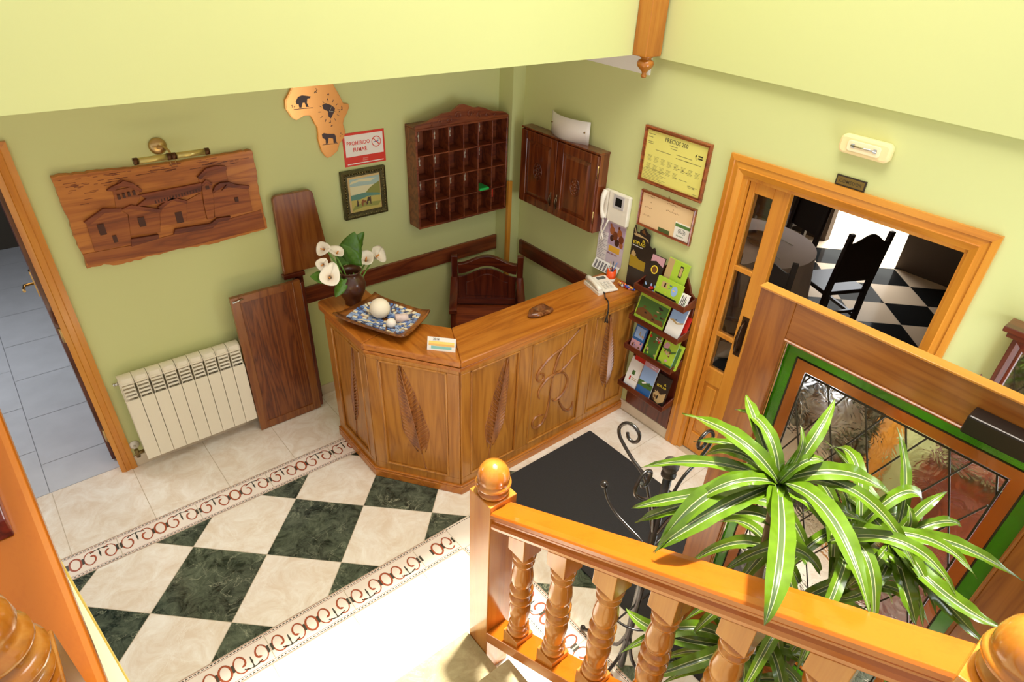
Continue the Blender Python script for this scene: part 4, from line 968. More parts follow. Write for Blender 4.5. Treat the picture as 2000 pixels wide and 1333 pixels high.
# curved white wall light
lf = thing('wall_light', 'white curved glass wall light just above the cupboard', 'wall light', (-.04, -.69, 1.87))
sh = M(); rows = []
for z in (1.884, 2.036):
    rows.append([(-.028-.060*(1-((i-8)/8)**2), -.505-.378*i/16, z) for i in range(17)])
part('glass_shade', sh.grid(rows), plain('opal_glass', srgb(242, 232, 224), .25), lf, solid=.005)
part('back_plate', M().box(-.028, -.001, -.78, -.61, 1.905, 1.985), WHITEP, lf)
for y in (-.53, -.855): part('clip', M().lathe([(.006, 0), (.006, .006)], (-.048, y, 1.965), 12, axis=(-1, 0, 0)), BRASS, lf)
# intercom
ic = thing('video_intercom', 'white video intercom with handset and small dark screen', 'intercom', (-.03, -1.2, 1.42))
part('housing', M().box(-.036, -.001, -1.315, -1.135, 1.442, 1.650), WHITEP, ic, .006)
part('screen_bezel', M().box(-.039, -.036, -1.275, -1.180, 1.548, 1.640), col('bezel_grey', (196, 190, 190), .4), ic, .001)
part('screen', M().box(-.0405, -.038, -1.257, -1.200, 1.566, 1.622), col('screen_black', (22, 20, 24), .15), ic)
part('handset', M().tube(smooth([(-.045, -1.112, 1.455), (-.062, -1.107, 1.50), (-.066, -1.105, 1.55), (-.062, -1.105, 1.60), (-.045, -1.107, 1.648)], 4), [.018, .018, .016, .015, .014, .013, .013, .013, .013, .014, .015, .016, .018, .018, .018, .017, .016], 12).box(-.04, -.001, -1.128, -1.086, 1.45, 1.645), WHITEP, ic)
cpts = [(-.05, -1.115, 1.45), (-.05, -1.120, 1.42), (-.045, -1.105, 1.38), (-.045, -1.12, 1.33), (-.04, -1.13, 1.30), (-.04, -1.115, 1.29), (-.045, -1.11, 1.32), (-.045, -1.135, 1.38), (-.04, -1.15, 1.43), (-.03, -1.15, 1.445)]
part('handset_cord', M().tube(smooth(cpts, 6), .006, 6), WHITEP, ic)
# wall calendar with photo
wc = thing('wall_calendar', 'wall calendar with a photo of puppies hanging below the intercom', 'calendar', (-.01, -1.17, 1.0))
part('backing_sheet', M().box(-.006, -.002, -1.300, -1.055, 1.125, 1.46), col('calendar_lilac', (212, 196, 208), .6), wc)
cal = M()
def wq(mb, y0, y1, z0, z1, d, mi=0): mb.add([(-d, y0, z0), (-d, y1, z0), (-d, y1, z1), (-d, y0, z1)], [(0,1,2,3)], mi)
wq(cal, -1.145, -1.298, 1.265, 1.42, .0064, 0)
rr_ = random.Random(8)
for y, z, r, mi in [(-1.18, 1.37, .030, 1), (-1.21, 1.34, .034, 2), (-1.25, 1.37, .028, 1), (-1.27, 1.33, .030, 2), (-1.185, 1.315, .024, 3), (-1.235, 1.295, .028, 3), (-1.275, 1.29, .022, 1), (-1.165, 1.405, .012, 1), (-1.24, 1.405, .012, 2)]:
    cal.add([(-.0066-.0001*rr_.random(), y+r*.8*cos(2*pi*i/14), z+r*sin(2*pi*i/14)) for i in range(14)], [list(range(14))], mi)
wq(cal, -1.165, -1.27, 1.215, 1.26, .0067, 4)
part('puppy_photo', cal, [col('photo_bg', (186, 160, 186)), col('fur_tan', (170, 96, 50)), col('fur_brown', (120, 60, 30)), col('fur_dark', (70, 36, 24)), col('gold_print', (236, 180, 60))], wc)
sh = M(); wq(sh, -1.058, -1.150, 1.13, 1.34, .0070)
for i in range(16): wq(sh, -1.066, -1.066-.045-.02*((i*7) % 3), 1.145+i*.012, 1.148+i*.012, .0072, 1)
part('text_sheet', sh, [col('sheet_white', (238, 230, 228), .6), col('sheet_print', (150, 140, 150), .6)], wc)
text('print', 'FELIZ AÑO 2014', .015, col('print_plum', (130, 40, 60)), wc, (-.0068, -1.160, 1.195), (0, -1, 0), (0, 0, 1), sx=.85)
gr = M(); gr.add([(-.008, -1.06, 1.125), (-.008, -1.295, 1.125), (-.045, -1.295, 1.058), (-.045, -1.06, 1.058)], [(0,1,2,3)], 0)
for i in range(6):
    t = .2+.75*i/6; y_ = -.008-.037*t; z_ = 1.125-.067*t
    for j in range(7): yy = -1.075-.030*j; gr.add([(y_-.0008, yy, z_+.0008), (y_-.0008, yy-.018, z_+.0008), (y_-.0048, yy-.018, z_-.0062), (y_-.0048, yy, z_-.0062)], [(0,1,2,3)], 1)
part('month_pad', gr, [PAPER, col('day_print', (110, 104, 110))], wc, solid=.0008)
# framed price list and certificate
def wall_frame(name, label, y0, y1, z0, z1, w_, wood_, paper):
    r = thing(name, label, 'framed notice', (-.01, (y0+y1)/2, z0))
    mb = M(); pframe(mb, y1, y0, z0, z1, w_, -.001, -.020, 'x')
    part('frame', mb, wood_, r)
    part('paper', M().box(-.009, -.004, y1+w_, y0-w_, z0+w_, z1-w_), paper, r)
    return r
W_FR = wood('frame_wood', srgb(150, 74, 30), srgb(122, 52, 20), srgb(84, 32, 10), 'y', .3, .4)
g1 = wall_frame('framed_price_list', 'framed yellow PRECIOS price list, the larger and higher of two frames', -1.340, -1.840, 1.783, 2.127, .020, W_FR, col('yellow_paper', (232, 222, 120), .5))
PRN = col('print_grey', (96, 92, 60), .6)
text('heading', 'PRECIOS 200', .034, PRN, g1, (-.0096, -1.500, 2.062), (0, -1, 0), (0, 0, 1), sx=.85)
lg = M()
for i, (y, z, w_) in enumerate([(-1.37, 2.08, .05), (-1.37, 2.062, .035), (-1.37, 2.035, .05), (-1.37, 2.025, .045), (-1.54, 2.045, .06), (-1.55, 2.03, .05), (-1.44, 1.995, .12), (-1.60, 2.005, .12), (-1.60, 1.985, .10), (-1.68, 1.985, .11)]): wq(lg, y, y-w_, z, z+.004, .0094)
for j in range(2):
    for i in range(8):
        y = -1.385-.053*i; z = 1.955-.052*j-.002*i
        if j == 1 and i > 4: continue
        for k_ in range(5): wq(lg, y-.003*(k_ % 2), y-.036+.004*(k_ % 3), z-.0075*k_, z-.0075*k_+.0022, .0094)
for k_ in range(8): wq(lg, -1.365, -1.55+.02*(k_ % 3), 1.875-.009*k_, 1.877-.009*k_, .0094)
for y, z in ((-1.60, 1.93), (-1.63, 1.925), (-1.66, 1.925), (-1.69, 1.92), (-1.62, 1.865), (-1.73, 1.85), (-1.76, 1.845)): wq(lg, y, y-.014, z, z+.006, .0096)
for y, z, w_ in ((-1.72, 1.85, .07), (-1.725, 1.842, .05), (-1.77, 1.812, .03), (-1.65, 1.87, .06)): wq(lg, y, y-w_, z, z+.003, .0094)
part('printed_tables', lg, col('table_print', (150, 142, 84), .6), g1)
em = M(); em.prism([(-1.735, 2.035), (-1.750, 2.05), (-1.742, 2.03), (-1.750, 2.01)], -.0098, -.0092, 'x'); wq(em, -1.757, -1.79, 2.036, 2.044, .0096); wq(em, -1.757, -1.79, 2.022, 2.030, .0096)
part('printed_emblem', em, col('emblem_black', (60, 54, 30)), g1)
g2 = wall_frame('framed_certificate', 'framed cream certificate with a green-topped card, the lower of two frames', -1.388, -1.825, 1.497, 1.735, .013, W_FR, col('cream_paper', (240, 206, 158), .5))
ct = M()
for y, z, w_ in ((-1.44, 1.70, .06), (-1.60, 1.70, .09), (-1.47, 1.665, .012), (-1.65, 1.675, .012), (-1.43, 1.625, .07), (-1.60, 1.655, .11), (-1.42, 1.57, .08)):
    for k_ in range(max(1, int(w_/.012))): wq(ct, y-.012*k_, y-.012*k_-.008, z+.002*((k_*5) % 3), z+.006+.002*((k_*5) % 3), .0094)
part('handwriting', ct, col('faded_ink', (190, 150, 110)), g2)
ta = part('review_card', M().box(-.011, -.0092, -1.808, -1.690, 1.512, 1.615), PAPER, g2)
part('card_band', M().box(-.0115, -.011, -1.806, -1.692, 1.588, 1.608), col('card_green', (90, 130, 66)), ta)
ow = M()
for y in (-1.733, -1.765):
    for r0, r1 in ((.011, .0135), (.003, .006)): ow.grid([[(-.0113, y+r*cos(2*pi*i/18), 1.560+r*sin(2*pi*i/18)) for i in range(18)] for r in (r0, r1)], wrap=True, smooth=False)
ow.tube([(-.0115, -1.722, 1.573), (-.0115, -1.749, 1.580), (-.0115, -1.776, 1.573)], .0010, 5); ow.add([(-.0114, -1.745, 1.556), (-.0114, -1.753, 1.556), (-.0114, -1.749, 1.548)], [(0,1,2)])
part('owl_emblem', ow, col('owl_ink', (60, 60, 56)), ta)
text('card_text', 'tripadvisor', .014, col('card_ink', (110, 130, 100)), ta, (-.0113, -1.712, 1.528), (0, -1, 0), (0, 0, 1), sx=.95)
gc = M().box(-.011, -.0092, -1.655, -1.565, 1.505, 1.535)
part('green_strip', gc, col('strip_green', (80, 96, 50)), g2)
part('nail', M().tube([(-.003, -1.605, 1.738), (-.010, -1.605, 1.748)], .0025, 6), BRASS, g2)
# emergency light, plaque
el = thing('emergency_light', 'oblong cream emergency light high above the dining room door', 'emergency light', (-.02, -2.67, 2.28))
part('housing', M().prism(rnd(-2.575, 2.340, .028, 0, 90)+rnd(-2.768, 2.340, .028, 90, 180)+rnd(-2.768, 2.308, .028, 180, 270)+rnd(-2.575, 2.308, .028, 270, 360), -.045, -.001, 'x'), plain('cream_plastic', srgb(246, 222, 168), .35), el, .012)
part('lens', M().prism(rnd(-2.605, 2.334, .014, 0, 90)+rnd(-2.738, 2.334, .014, 90, 180)+rnd(-2.738, 2.312, .014, 180, 270)+rnd(-2.605, 2.312, .014, 270, 360), -.050, -.044, 'x'), plain('lens_plastic', srgb(252, 230, 190), .15), el, .003)
part('fluorescent_tube', M().tube([(-.053, -2.61, 2.325), (-.053, -2.735, 2.325)], .004, 8).box(-.054, -.049, -2.628, -2.612, 2.316, 2.334).box(-.054, -.049, -2.735, -2.72, 2.316, 2.334), CHROME, el)
pq = thing('door_plaque', 'small dark nameplate standing on the dining room door frame', 'nameplate', (-.005, -2.65, 2.115))
part('plate', M().box(-.008, -.001, -2.727, -2.575, 2.122, 2.172), plain('dark_plate', srgb(48, 34, 22), .3), pq, .001)
part('bronze_field', M().box(-.0095, -.008, -2.720, -2.582, 2.128, 2.166), plain('bronze_plate', srgb(130, 104, 48), .3, metal=.5), pq)
text('lettering', 'COMEDOR', .022, plain('plate_ink', srgb(70, 54, 24), .4), pq, (-.0098, -2.594, 2.139), (0, -1, 0), (0, 0, 1))

# ---- brochure rack and its leaflets
br = thing('brochure_rack', 'dark wooden wall rack of brochures between the counter and the dining room door', 'brochure rack', (-.01, -1.76, .09))
by0, by1 = -1.555, -1.966
bk = [(by0, .095), (by1, .095), (by1, 1.15), (-1.945, 1.185), (-1.915, 1.205), (-1.895, 1.25), (-1.87, 1.29), (-1.83, 1.315), (-1.76, 1.325), (-1.69, 1.315), (-1.65, 1.29), (-1.625, 1.25), (-1.605, 1.205), (-1.575, 1.185), (by0, 1.15)]
part('back_board', M().prism(bk, -.018, -.001, 'x'), W_MAHZ, br, .003)
for z in (1.125, .885, .645, .315):
    s_ = M(); s_.box(-.135, -.018, by1-.002, by0+.002, z-.004, z+.008)
    s_.box(-.142, -.132, by1-.008, by0+.008, z-.004, z+.038)
    for y in (by0, by1): s_.prism([(-.135, z), (-.018, z), (-.018, z+.07), (-.135, z+.036)], y-.006, y+.006, 'y')
    part('tray', s_, W_MAHY, br, .003)
def leaflet(label, y0, y1, zb, h, mats, pats, xb=-.115, lean=.055, n=5, group='brochures in the rack', curl=0, words=None):
    """stack of leaflets leaning back; pats: list of (u0,u1,v0,v1,mi) rectangles or polys on the front"""
    r = thing('brochure', label, 'brochure', (xb, (y0+y1)/2, zb), group=group)
    th = .0022*n
    def P(u, v, d=0): return (xb+lean*v**1.0-d+curl*v*v, y0+(y1-y0)*u, zb+h*v)
    mb = M(); rows = []
    for k in range(7): v = k/6; rows.append([P(0, v), P(1, v), tuple(Vector(P(1, v))+Vector((th, 0, 0))), tuple(Vector(P(0, v))+Vector((th, 0, 0)))])
    mb.grid(rows, wrap=True, smooth=False); mb.add(rows[-1], [(0,1,2,3)]); mb.add(rows[0], [(0,1,2,3)])
    part('leaflet_stack', mb, mats[0], r)
    pm = M()
    for i, q in enumerate(pats):
        mi = q[-1]; off = .0006+.0002*i
        pts = [(q[0], q[2]), (q[1], q[2]), (q[1], q[3]), (q[0], q[3])] if len(q) == 5 else q[0]
        if len(q) == 5 and curl == 0: pm.add([P(u, v, off) for u, v in pts], [(0,1,2,3)], mi)
        elif len(q) == 5:
            k_ = 5; pm.grid([[P(q[0], q[2]+(q[3]-q[2])*j/k_, off), P(q[1], q[2]+(q[3]-q[2])*j/k_, off)] for j in range(k_+1)], mi, False)
        else: pm.add([P(u, v, off) for u, v in pts], [list(range(len(pts)))], mi)
    part('cover_print', pm, mats, r)
    if words:
        for body, sz, u, v, m_ in words:
            up_ = Vector((lean, 0, h)).normalized()
            text('cover_lettering', body, sz, m_, r, Vector(P(u, v, .0022)), (0, -1, 0), up_, sx=.85)
    return r
C_ = lambda n, c: col('print_'+n, c, .35)
cw_, cg, cdk, cye, cbl, cred, cbr, cpk, csk, ctn, cgr = C_('white', (240, 236, 230)), C_('lime', (170, 200, 60)), C_('dark', (44, 34, 28)), C_('yellow', (240, 210, 60)), C_('blue', (50, 100, 160)), C_('red', (200, 40, 30)), C_('brown', (110, 70, 36)), C_('pink', (200, 150, 160)), C_('sky', (150, 180, 225)), C_('tan', (190, 160, 110)), C_('green', (70, 110, 50))
rr_ = random.Random(11)
def blobs(n, mi_list, u0=.08, u1=.92, v0=.1, v1=.9, s=.13):
    out = []
    for i in range(n):
        u, v = rr_.uniform(u0, u1), rr_.uniform(v0, v1); a = rr_.uniform(.4, 1)*s
        out.append(([(min(.98, max(.02, u+a*cos(t)*rr_.uniform(.6, 1.1))), min(.98, max(.02, v+a*.6*sin(t)*rr_.uniform(.6, 1.1)))) for t in [2*pi*k/7 for k in range(7)]], rr_.choice(mi_list)))
    return out
allm = [cw_, cg, cdk, cye, cbl, cred, cbr, cpk, csk, ctn, cgr]
LS = dict(mats=allm)
# bottom tray
leaflet('pale green-spotted leaflets at the left of the bottom tray', -1.578, -1.690, .326, .22, allm, [(0, 1, 0, 1, 0), (.0, 1, 0, .05, 4), (.38, .62, .45, .60, 10), (.30, .42, .24, .38, 5), (.5, .9, .28, .30, 9), (.5, .9, .34, .36, 9)], curl=.012)
leaflet('red-topped leaflets sticking up behind the pale ones in the bottom tray', -1.600, -1.700, .335, .245, [cred]+allm[1:], [(0, 1, 0, 1, 0)], xb=-.085, n=3, lean=.04)
leaflet('blue sky and green island leaflets in the middle of the bottom tray', -1.700, -1.825, .326, .25, allm, [(0, 1, 0, .42, 10), (0, 1, 0, .25, 4), (0, 1, .42, .85, 8), (0, 1, .85, 1, 7), ([(.1, .30), (.3, .44), (.5, .38), (.75, .46), (.95, .34), (.8, .26), (.4, .24)], 10), ([(.2, .36), (.5, .43), (.55, .40), (.3, .33)], 0), ([(.6, .38), (.9, .40), (.8, .36)], 2), (.45, .85, .90, .92, 0)], curl=.008)
leaflet('dark EL SOPLAO cave leaflets at the right of the bottom tray', -1.838, -1.950, .326, .22, [cdk]+allm[1:], [(0, 1, 0, 1, 2), ([(.05, .30), (.3, .45), (.6, .38), (.95, .50), (.95, .20), (.6, .05), (.2, .1)], 9)]+blobs(9, [0, 9, 6], v0=.08, v1=.42, s=.10), n=7, words=[('EL', .020, .62, .72, cye), ('SOPLAO', .024, .12, .60, cye)])
# third tray
leaflet('blue and violet leaflets at the left of the third tray', -1.578, -1.678, .656, .20, [cbl]+allm[1:], [(0, 1, 0, 1, 4), (.1, .9, .42, .8, 8)]+blobs(5, [7, 9], v0=.5, v1=.75, s=.12)+[(0, 1, 0, .33, 7)]+blobs(6, [0, 4, 6], v0=.06, v1=.28, s=.10)+[(.08, .7, .88, .91, 0)])
leaflet('ZOO leaflets with an orange top in the third tray', -1.700, -1.812, .656, .19, [cg]+allm[1:], [(0, 1, 0, 1, 1), (.1, .9, .05, .95, 10)]+blobs(5, [5, 6], v0=.6, v1=.88, s=.16)+blobs(7, [0, 2, 9, 10], v0=.12, v1=.5, s=.12), words=[('ZOO', .026, .55, .72, cw_)])
leaflet('lime leaflets with a herd of animals in the third tray', -1.832, -1.945, .656, .21, [cg]+allm[1:], [(0, 1, 0, 1, 1), ([(0, .05), (0, .6), (.3, .7), (.7, .55), (1, .62), (1, .05)], 10), ([(.05, .66), (.2, .78), (.45, .74), (.4, .60), (.1, .56)], 7), ([(.3, .06), (.28, .22), (.5, .25), (.52, .08)], 0)]+blobs(8, [6, 9, 7], v0=.15, v1=.5, s=.12)+[([(.1, .8), (.16, .92), (.24, .84), (.2, .78)], 0)], curl=.01)
leaflet('grey-green leaflets at the far right of the third tray', -1.938, -1.985, .662, .17, [cg]+allm[1:], [(0, 1, 0, 1, 1), (.2, .7, .1, .9, 10), (.0, .2, .0, 1, 8)], xb=-.108)
# second tray
leaflet('wide green landscape brochure in the second tray', -1.566, -1.820, .896, .185, [cg]+allm[1:], [(0, 1, 0, 1, 1), (.03, .98, .16, .86, 10), ([(.03, .35), (.2, .5), (.5, .42), (.7, .3), (.9, .35), (.98, .2), (.98, .16), (.03, .16)], 6)]+blobs(14, [6, 10, 9, 2], v0=.25, v1=.8, s=.09)+[(.35, .75, .04, .09, 0)], n=3)
leaflet('white and pale blue leaflets at the right of the second tray', -1.838, -1.952, .896, .205, [cw_]+allm[1:], [(0, 1, 0, 1, 0), (0, 1, .55, 1, 8), ([(0, .52), (.3, .58), (.6, .50), (1, .60), (1, .55), (.6, .46), (.2, .52)], 9), (.42, .5, .56, .60, 2)], curl=.012, n=8)
leaflet('red leaflet behind the white ones in the second tray', -1.935, -1.972, .90, .14, [cred]+allm[1:], [(0, 1, 0, 1, 5)], xb=-.075, n=2)
# top tray
leaflet('dark leaflets with a yellow round emblem at the left of the top tray', -1.600, -1.705, 1.136, .235, [cdk]+allm[1:], [(0, 1, 0, 1, 2), ([(0, .80), (.4, .86), (1, .76), (1, 1), (0, 1)], 7)]+[([(.45+.27*cos(t), .62+.12*sin(t)) for t in [2*pi*k/16 for k in range(16)]], 3), ([(.45+.20*cos(t), .62+.09*sin(t)) for t in [2*pi*k/16 for k in range(16)]], 6), (.15, .85, .40, .42, 0)]+blobs(9, [0, 7, 5, 8], v0=.04, v1=.30, s=.11))
leaflet('lime leaflet with a small portrait at the right of the top tray', -1.715, -1.880, 1.136, .25, [cg]+allm[1:], [(0, 1, 0, 1, 1), (0, .30, .1, 1, 9), (.30, .46, .45, 1, 0), (.62, .78, .62, .92, 2), (.64, .76, .66, .88, 9), (.55, .8, .42, .60, 0), (.28, .42, .36, .46, 2)]+blobs(5, [0, 4], u0=.5, u1=.85, v0=.25, v1=.55, s=.07), xb=-.095, lean=.06)
leaflet('low lime fair leaflet with small pictures in front on the top tray', -1.700, -1.905, 1.136, .13, [cg]+allm[1:], [(0, 1, 0, 1, 1), (.05, .9, .0, .22, 2), (.2, .5, .55, .85, 9), (.3, .36, .6, .8, 2), (.42, .5, .58, .82, 0), ([(.72+.12*cos(t), .6+.26*sin(t)) for t in [2*pi*k/14 for k in range(14)]], 8)]+blobs(8, [0, 3, 10, 4], v0=.3, v1=.9, s=.06), xb=-.122, lean=.03)
leaflet('small black and white card at the far right of the top tray', -1.905, -1.962, 1.140, .085, [cw_]+allm[1:], [(0, 1, 0, 1, 0), (.15, .25, .2, .9, 2), (.35, .45, .1, .8, 2), (.55, .65, .2, .9, 2), (.72, .8, .1, .7, 10)], xb=-.122, lean=.03)
# show-card of the cave behind them
sc0 = [(-1.388, 1.12), (-1.388, 1.47), (-1.400, 1.50), (-1.418, 1.455), (-1.440, 1.45), (-1.443, 1.475), (-1.462, 1.482), (-1.475, 1.502), (-1.492, 1.492), (-1.502, 1.478), (-1.535, 1.468), (-1.540, 1.40), (-1.562, 1.385), (-1.585, 1.400), (-1.60, 1.375), (-1.60, 1.12)]
sd = thing('display_card', 'cut-out black EL SOPLAO show card standing behind the pen cup', 'display card', (-.03, -1.5, 1.05))
part('card', M().prism([(y, z if z > 1.2 else 1.05) for y, z in sc0], -.034, -.030, 'x'), cdk, sd)
sp = M()
def sq(pts, mi): sp.add([(-.0345-.0002*len(sp.f), y, z) for y, z in pts], [list(range(len(pts)))], mi)
sq([(-1.395, 1.43), (-1.42, 1.425), (-1.50, 1.43), (-1.53, 1.41), (-1.52, 1.43), (-1.44, 1.445), (-1.40, 1.44)], 0)
sq([(-1.392, 1.48), (-1.396, 1.485), (-1.425, 1.43), (-1.418, 1.43)], 0)
sq([(-1.392, 1.28), (-1.42, 1.30), (-1.47, 1.27), (-1.53, 1.27), (-1.53, 1.20), (-1.392, 1.20)], 1)
sq([(-1.398, 1.30), (-1.412, 1.325), (-1.44, 1.30), (-1.43, 1.28), (-1.40, 1.28)], 0)
sq([(-1.50, 1.455), (-1.475, 1.49), (-1.455, 1.465)], 2)
part('card_print', sp, [ctn, plain('print_mustard', srgb(170, 140, 30), .4), cbr], sd)
text('lettering', 'EL', .026, cye, sd, (-.037, -1.478, 1.398), (0, -1, 0), (0, 0, 1), sx=.9)
text('lettering', 'SOPLAO', .030, cye, sd, (-.037, -1.400, 1.372), (0, -1, 0), (0, 0, 1), sx=.9)
text('lettering', 'UNA CUEVA UNICA', .011, cw_, sd, (-.037, -1.400, 1.355), (0, -1, 0), (0, 0, 1), sx=.9)
# sweets at the end of the counter
rr_ = random.Random(21)
sw_ = [('red', (206, 40, 28)), ('blue', (60, 90, 190)), ('pink', (220, 130, 130)), ('gold', (220, 170, 70)), ('silver', (200, 200, 205)), ('orange', (230, 110, 40))]
for i in range(16):
    cname, cc = sw_[i % 6]; a, b_ = (i % 8)/8, i//8
    x = -.050-.022*b_-.012*rr_.random(); y = -1.375-.015*(i % 8)+.006*rr_.random(); z = TZ+.0095+.013*(b_ == 1)*(i % 2)
    m_ = M(); m_.ball((x, y, z), .0095, 12, sc=(1, 1.15, .95))
    for s_ in (-1, 1): m_.lathe([(.002, 0), (.007, .008)], (x, y+s_*.009, z), 8, axis=(0, s_, .2), caps=False)
    solo('wrapped_sweet', m_, plain('foil_%s%d' % (cname, i), srgb(*cc), .25, coat=.4), '%s foil-wrapped sweet at the counter end, %s from the pen cup' % (cname, ['nearest', 'second', 'third', 'fourth', 'fifth', 'sixth', 'seventh', 'farthest'][i % 8]+(', back row,' if b_ else ', front row,')), 'sweet', group='wrapped sweets at the counter end')

# ---- charcoal door mat
solo('door_mat', M().box(-1.33, -.41, -3.55, -1.575, .001, .012), MAT, 'large charcoal door mat on the floor in front of the counter', 'door mat', bevel=.003)

# ---- open entrance door with leaded glass
DXA = -1.13
ed = thing('door_3', '', '', (DXA, -4.12, 0)); del ed['label'], ed['category']; ed['kind'] = 'structure'
EY0, EY1 = -2.918, -4.14; T_ = .022
GY0, GY1, GZ0, GZ1 = -3.066, -3.975, .30, 1.885
fr = M(); fr.box(DXA-T_, DXA+T_, GY0, EY0, .012, 2.035); fr.box(DXA-T_, DXA+T_, EY1, GY1, .012, 2.035)
part('stile', fr, W_DOORZ, ed, .003)
fr = M(); fr.box(DXA-T_+.0005, DXA+T_-.0005, GY1, GY0, GZ1, 2.0345); fr.box(DXA-T_+.0005, DXA+T_-.0005, GY1, GY0, .0125, GZ0)
part('rail', fr, W_DOORY, ed, .003)
gb = M(); pframe(gb, GY1, GY0, GZ0, GZ1, .012, DXA-T_+.004, DXA-T_-.006, 'x')
part('glazing_bead', gb, W_DOORZ, ed, .002)
part('top_edge', M().box(DXA-T_-.006, DXA+T_+.002, EY1, EY0+.004, 2.035, 2.043), W_PINE_Y, ed, .002)
def cathedral(name, rgb):
    m = glassmat(name, rgb, .18, .2, 10); b = m.node_tree.nodes['Principled BSDF']; b.inputs['Transmission Weight'].default_value = .62; return m
GG = cathedral('green_leaded_glass', srgb(84, 176, 20)); GO = cathedral('amber_leaded_glass', srgb(212, 126, 44)); GR = cathedral('red_leaded_glass', srgb(190, 50, 14))
GC = glassmat('textured_clear_glass', (1, .98, .94, 1), .07, .22, 16)
def band(d0, d1, name, m_):
    y0, y1, z0, z1 = GY0-.012, GY1+.012, GZ0+.012, GZ1-.012
    for k_, q in enumerate(((y0-d1, y0-d0, z0+d0, z1-d0), (y1+d0, y1+d1, z0+d0, z1-d0), (y1+d1, y0-d1, z1-d1, z1-d0), (y1+d1, y0-d1, z0+d0, z0+d1))):
        part(name, M().box(DXA-.003, DXA+.003, *q), m_, ed)
band(0, .045, 'green_border_glass', GG); band(.0505, .092, 'amber_border_glass', GO)
part('clear_glass', M().box(DXA-.003, DXA+.003, GY1+.1095, GY0-.1095, GZ0+.1095, GZ1-.1095), GC, ed)
LEAD = plain('lead_came', srgb(60, 52, 40), .35, metal=.7)
lc = M()
def bar(p, q, w_=.004): lc.tube([(DXA-.002, *p), (DXA-.002, *q)], w_, 6)
for d in (.048, .099):
    a, b_, c_, e_ = GY0-.012-d, GY1+.012+d, GZ0+.012+d, GZ1-.012-d
    bar((a, c_), (a, e_)); bar((b_, c_), (b_, e_)); bar((a, e_), (b_, e_)); bar((a, c_), (b_, c_))
cy_a, cy_b, cz_a, cz_b = GY0-.111, GY1+.111, GZ0+.111, GZ1-.111
def lat(y_top, s_):
    # line through (y_top, z=1.79) with dz/dy = 2.5*s_
    f = lambda y: 1.79+2.5*s_*(y-y_top); pts = []
    n_ = 80; seg = []
    for i in range(n_+1):
        z = cz_a+(cz_b-cz_a)*i/n_; y = y_top+(z-1.79)/(2.5*s_)
        if cy_b <= y <= cy_a: seg.append((y, z))
    if len(seg) > 1: bar(seg[0], seg[-1], .0035)
for k in range(-6, 16): lat(-3.26-.142*k, 1); lat(-3.345-.142*(k-6)+.0, -1)
part('lead_came', lc, LEAD, ed)
dc_ = M(); dc_.box(DXA-T_-.075, DXA-T_-.001, -4.02, -3.700, 1.905, 1.970)
part('door_closer', dc_, plain('dark_closer_metal', srgb(40, 32, 28), .35, metal=.4), ed, .006)

# ---- hall mirror beside the dining-room door
mr = thing('hall_mirror', 'mahogany hall stand with mirror at the right edge, half hidden by the open door', 'mirror', (-.10, -3.80, .9))
mr_f = M(); pframe(mr_f, -4.05, -3.57, 1.05, 1.76, .055, -.05, -.085, 'x')
part('frame', mr_f, W_MAHZ, mr, .004)
part('cornice', M().box(-.12, -.015, -4.08, -3.545, 1.76, 1.785).box(-.135, -.015, -4.10, -3.525, 1.785, 1.81), W_MAHY, mr, .004)
part('looking_glass', M().box(-.072, -.066, -4.00, -3.62, 1.10, 1.71), plain('mirror_silver', srgb(220, 222, 222), .03, metal=1), mr)
part('back', M().box(-.052, -.013, -4.05, -3.57, 1.02, 1.77), W_MAHZ, mr)
part('side_spindle', M().lathe([(.006, 0), (.016, .02), (.010, .04), (.018, .09), (.010, .14), (.014, .36), (.009, .44), (.016, .47), (.007, .50), (.013, .53), (.004, .56), (.001, .565)], (-.095, -3.535, .98), 14), W_MAHZ, mr)
part('shelf', M().box(-.26, -.013, -4.10, -3.50, .95, .985), W_MAHY, mr, .004)
part('lower_case', M().box(-.23, -.014, -4.07, -3.53, .0, .95), W_MAHZ, mr, .004)

# ---- coat stand
cs_ = thing('coat_stand', 'black wrought iron coat stand with curled hooks behind the handrail', 'coat stand', (-1.60, -2.99, 0))
part('pole', M().tube([(-1.6, -2.99, .05), (-1.6, -2.99, 1.39)], .018, 16), IRON, cs_)
part('knob', M().lathe([(.018, 0), (.030, .006), (.030, .016), (.022, .026), (.032, .045), (.034, .062), (.026, .082), (.010, .092), (.001, .094)], (-1.6, -2.99, 1.375), 20), plain('knurled_iron', srgb(40, 34, 30), .45, bump=.8, bscale=240), cs_)
for i, a in enumerate((90, 0, 270, 180)):
    dx, dy = cos(radians(a)), sin(radians(a)); k = .75 if a == 180 else 1
    def P(r, z): return (-1.6+dx*r*k, -2.99+dy*r*k, z)
    pts = smooth([P(.012, 1.05), P(.045, 1.16), P(.085, 1.26), P(.125, 1.305), P(.175, 1.33), P(.225, 1.365), P(.262, 1.40), P(.268, 1.44), P(.240, 1.482), P(.200, 1.492), P(.168, 1.472), P(.168, 1.438), P(.190, 1.415), P(.215, 1.418), P(.226, 1.440)], 4)
    part('curled_hook', M().tube(pts, .0075, 8), IRON, cs_)
    pts = smooth([P(.012, .92), P(.05, .95), P(.13, .965), P(.21, .985), P(.265, 1.025), P(.29, 1.075)], 4)
    part('ball_hook', M().tube(pts, .0065, 8).ball(P(.296, 1.090), .0175, 16), IRON, cs_)
    part('foot', M().tube(smooth([P(.010, .30), P(.05, .16), P(.14, .10), P(.22, .06), P(.27, .022)], 4), .009, 8).ball(P(.275, .028), .016, 10), IRON, cs_)
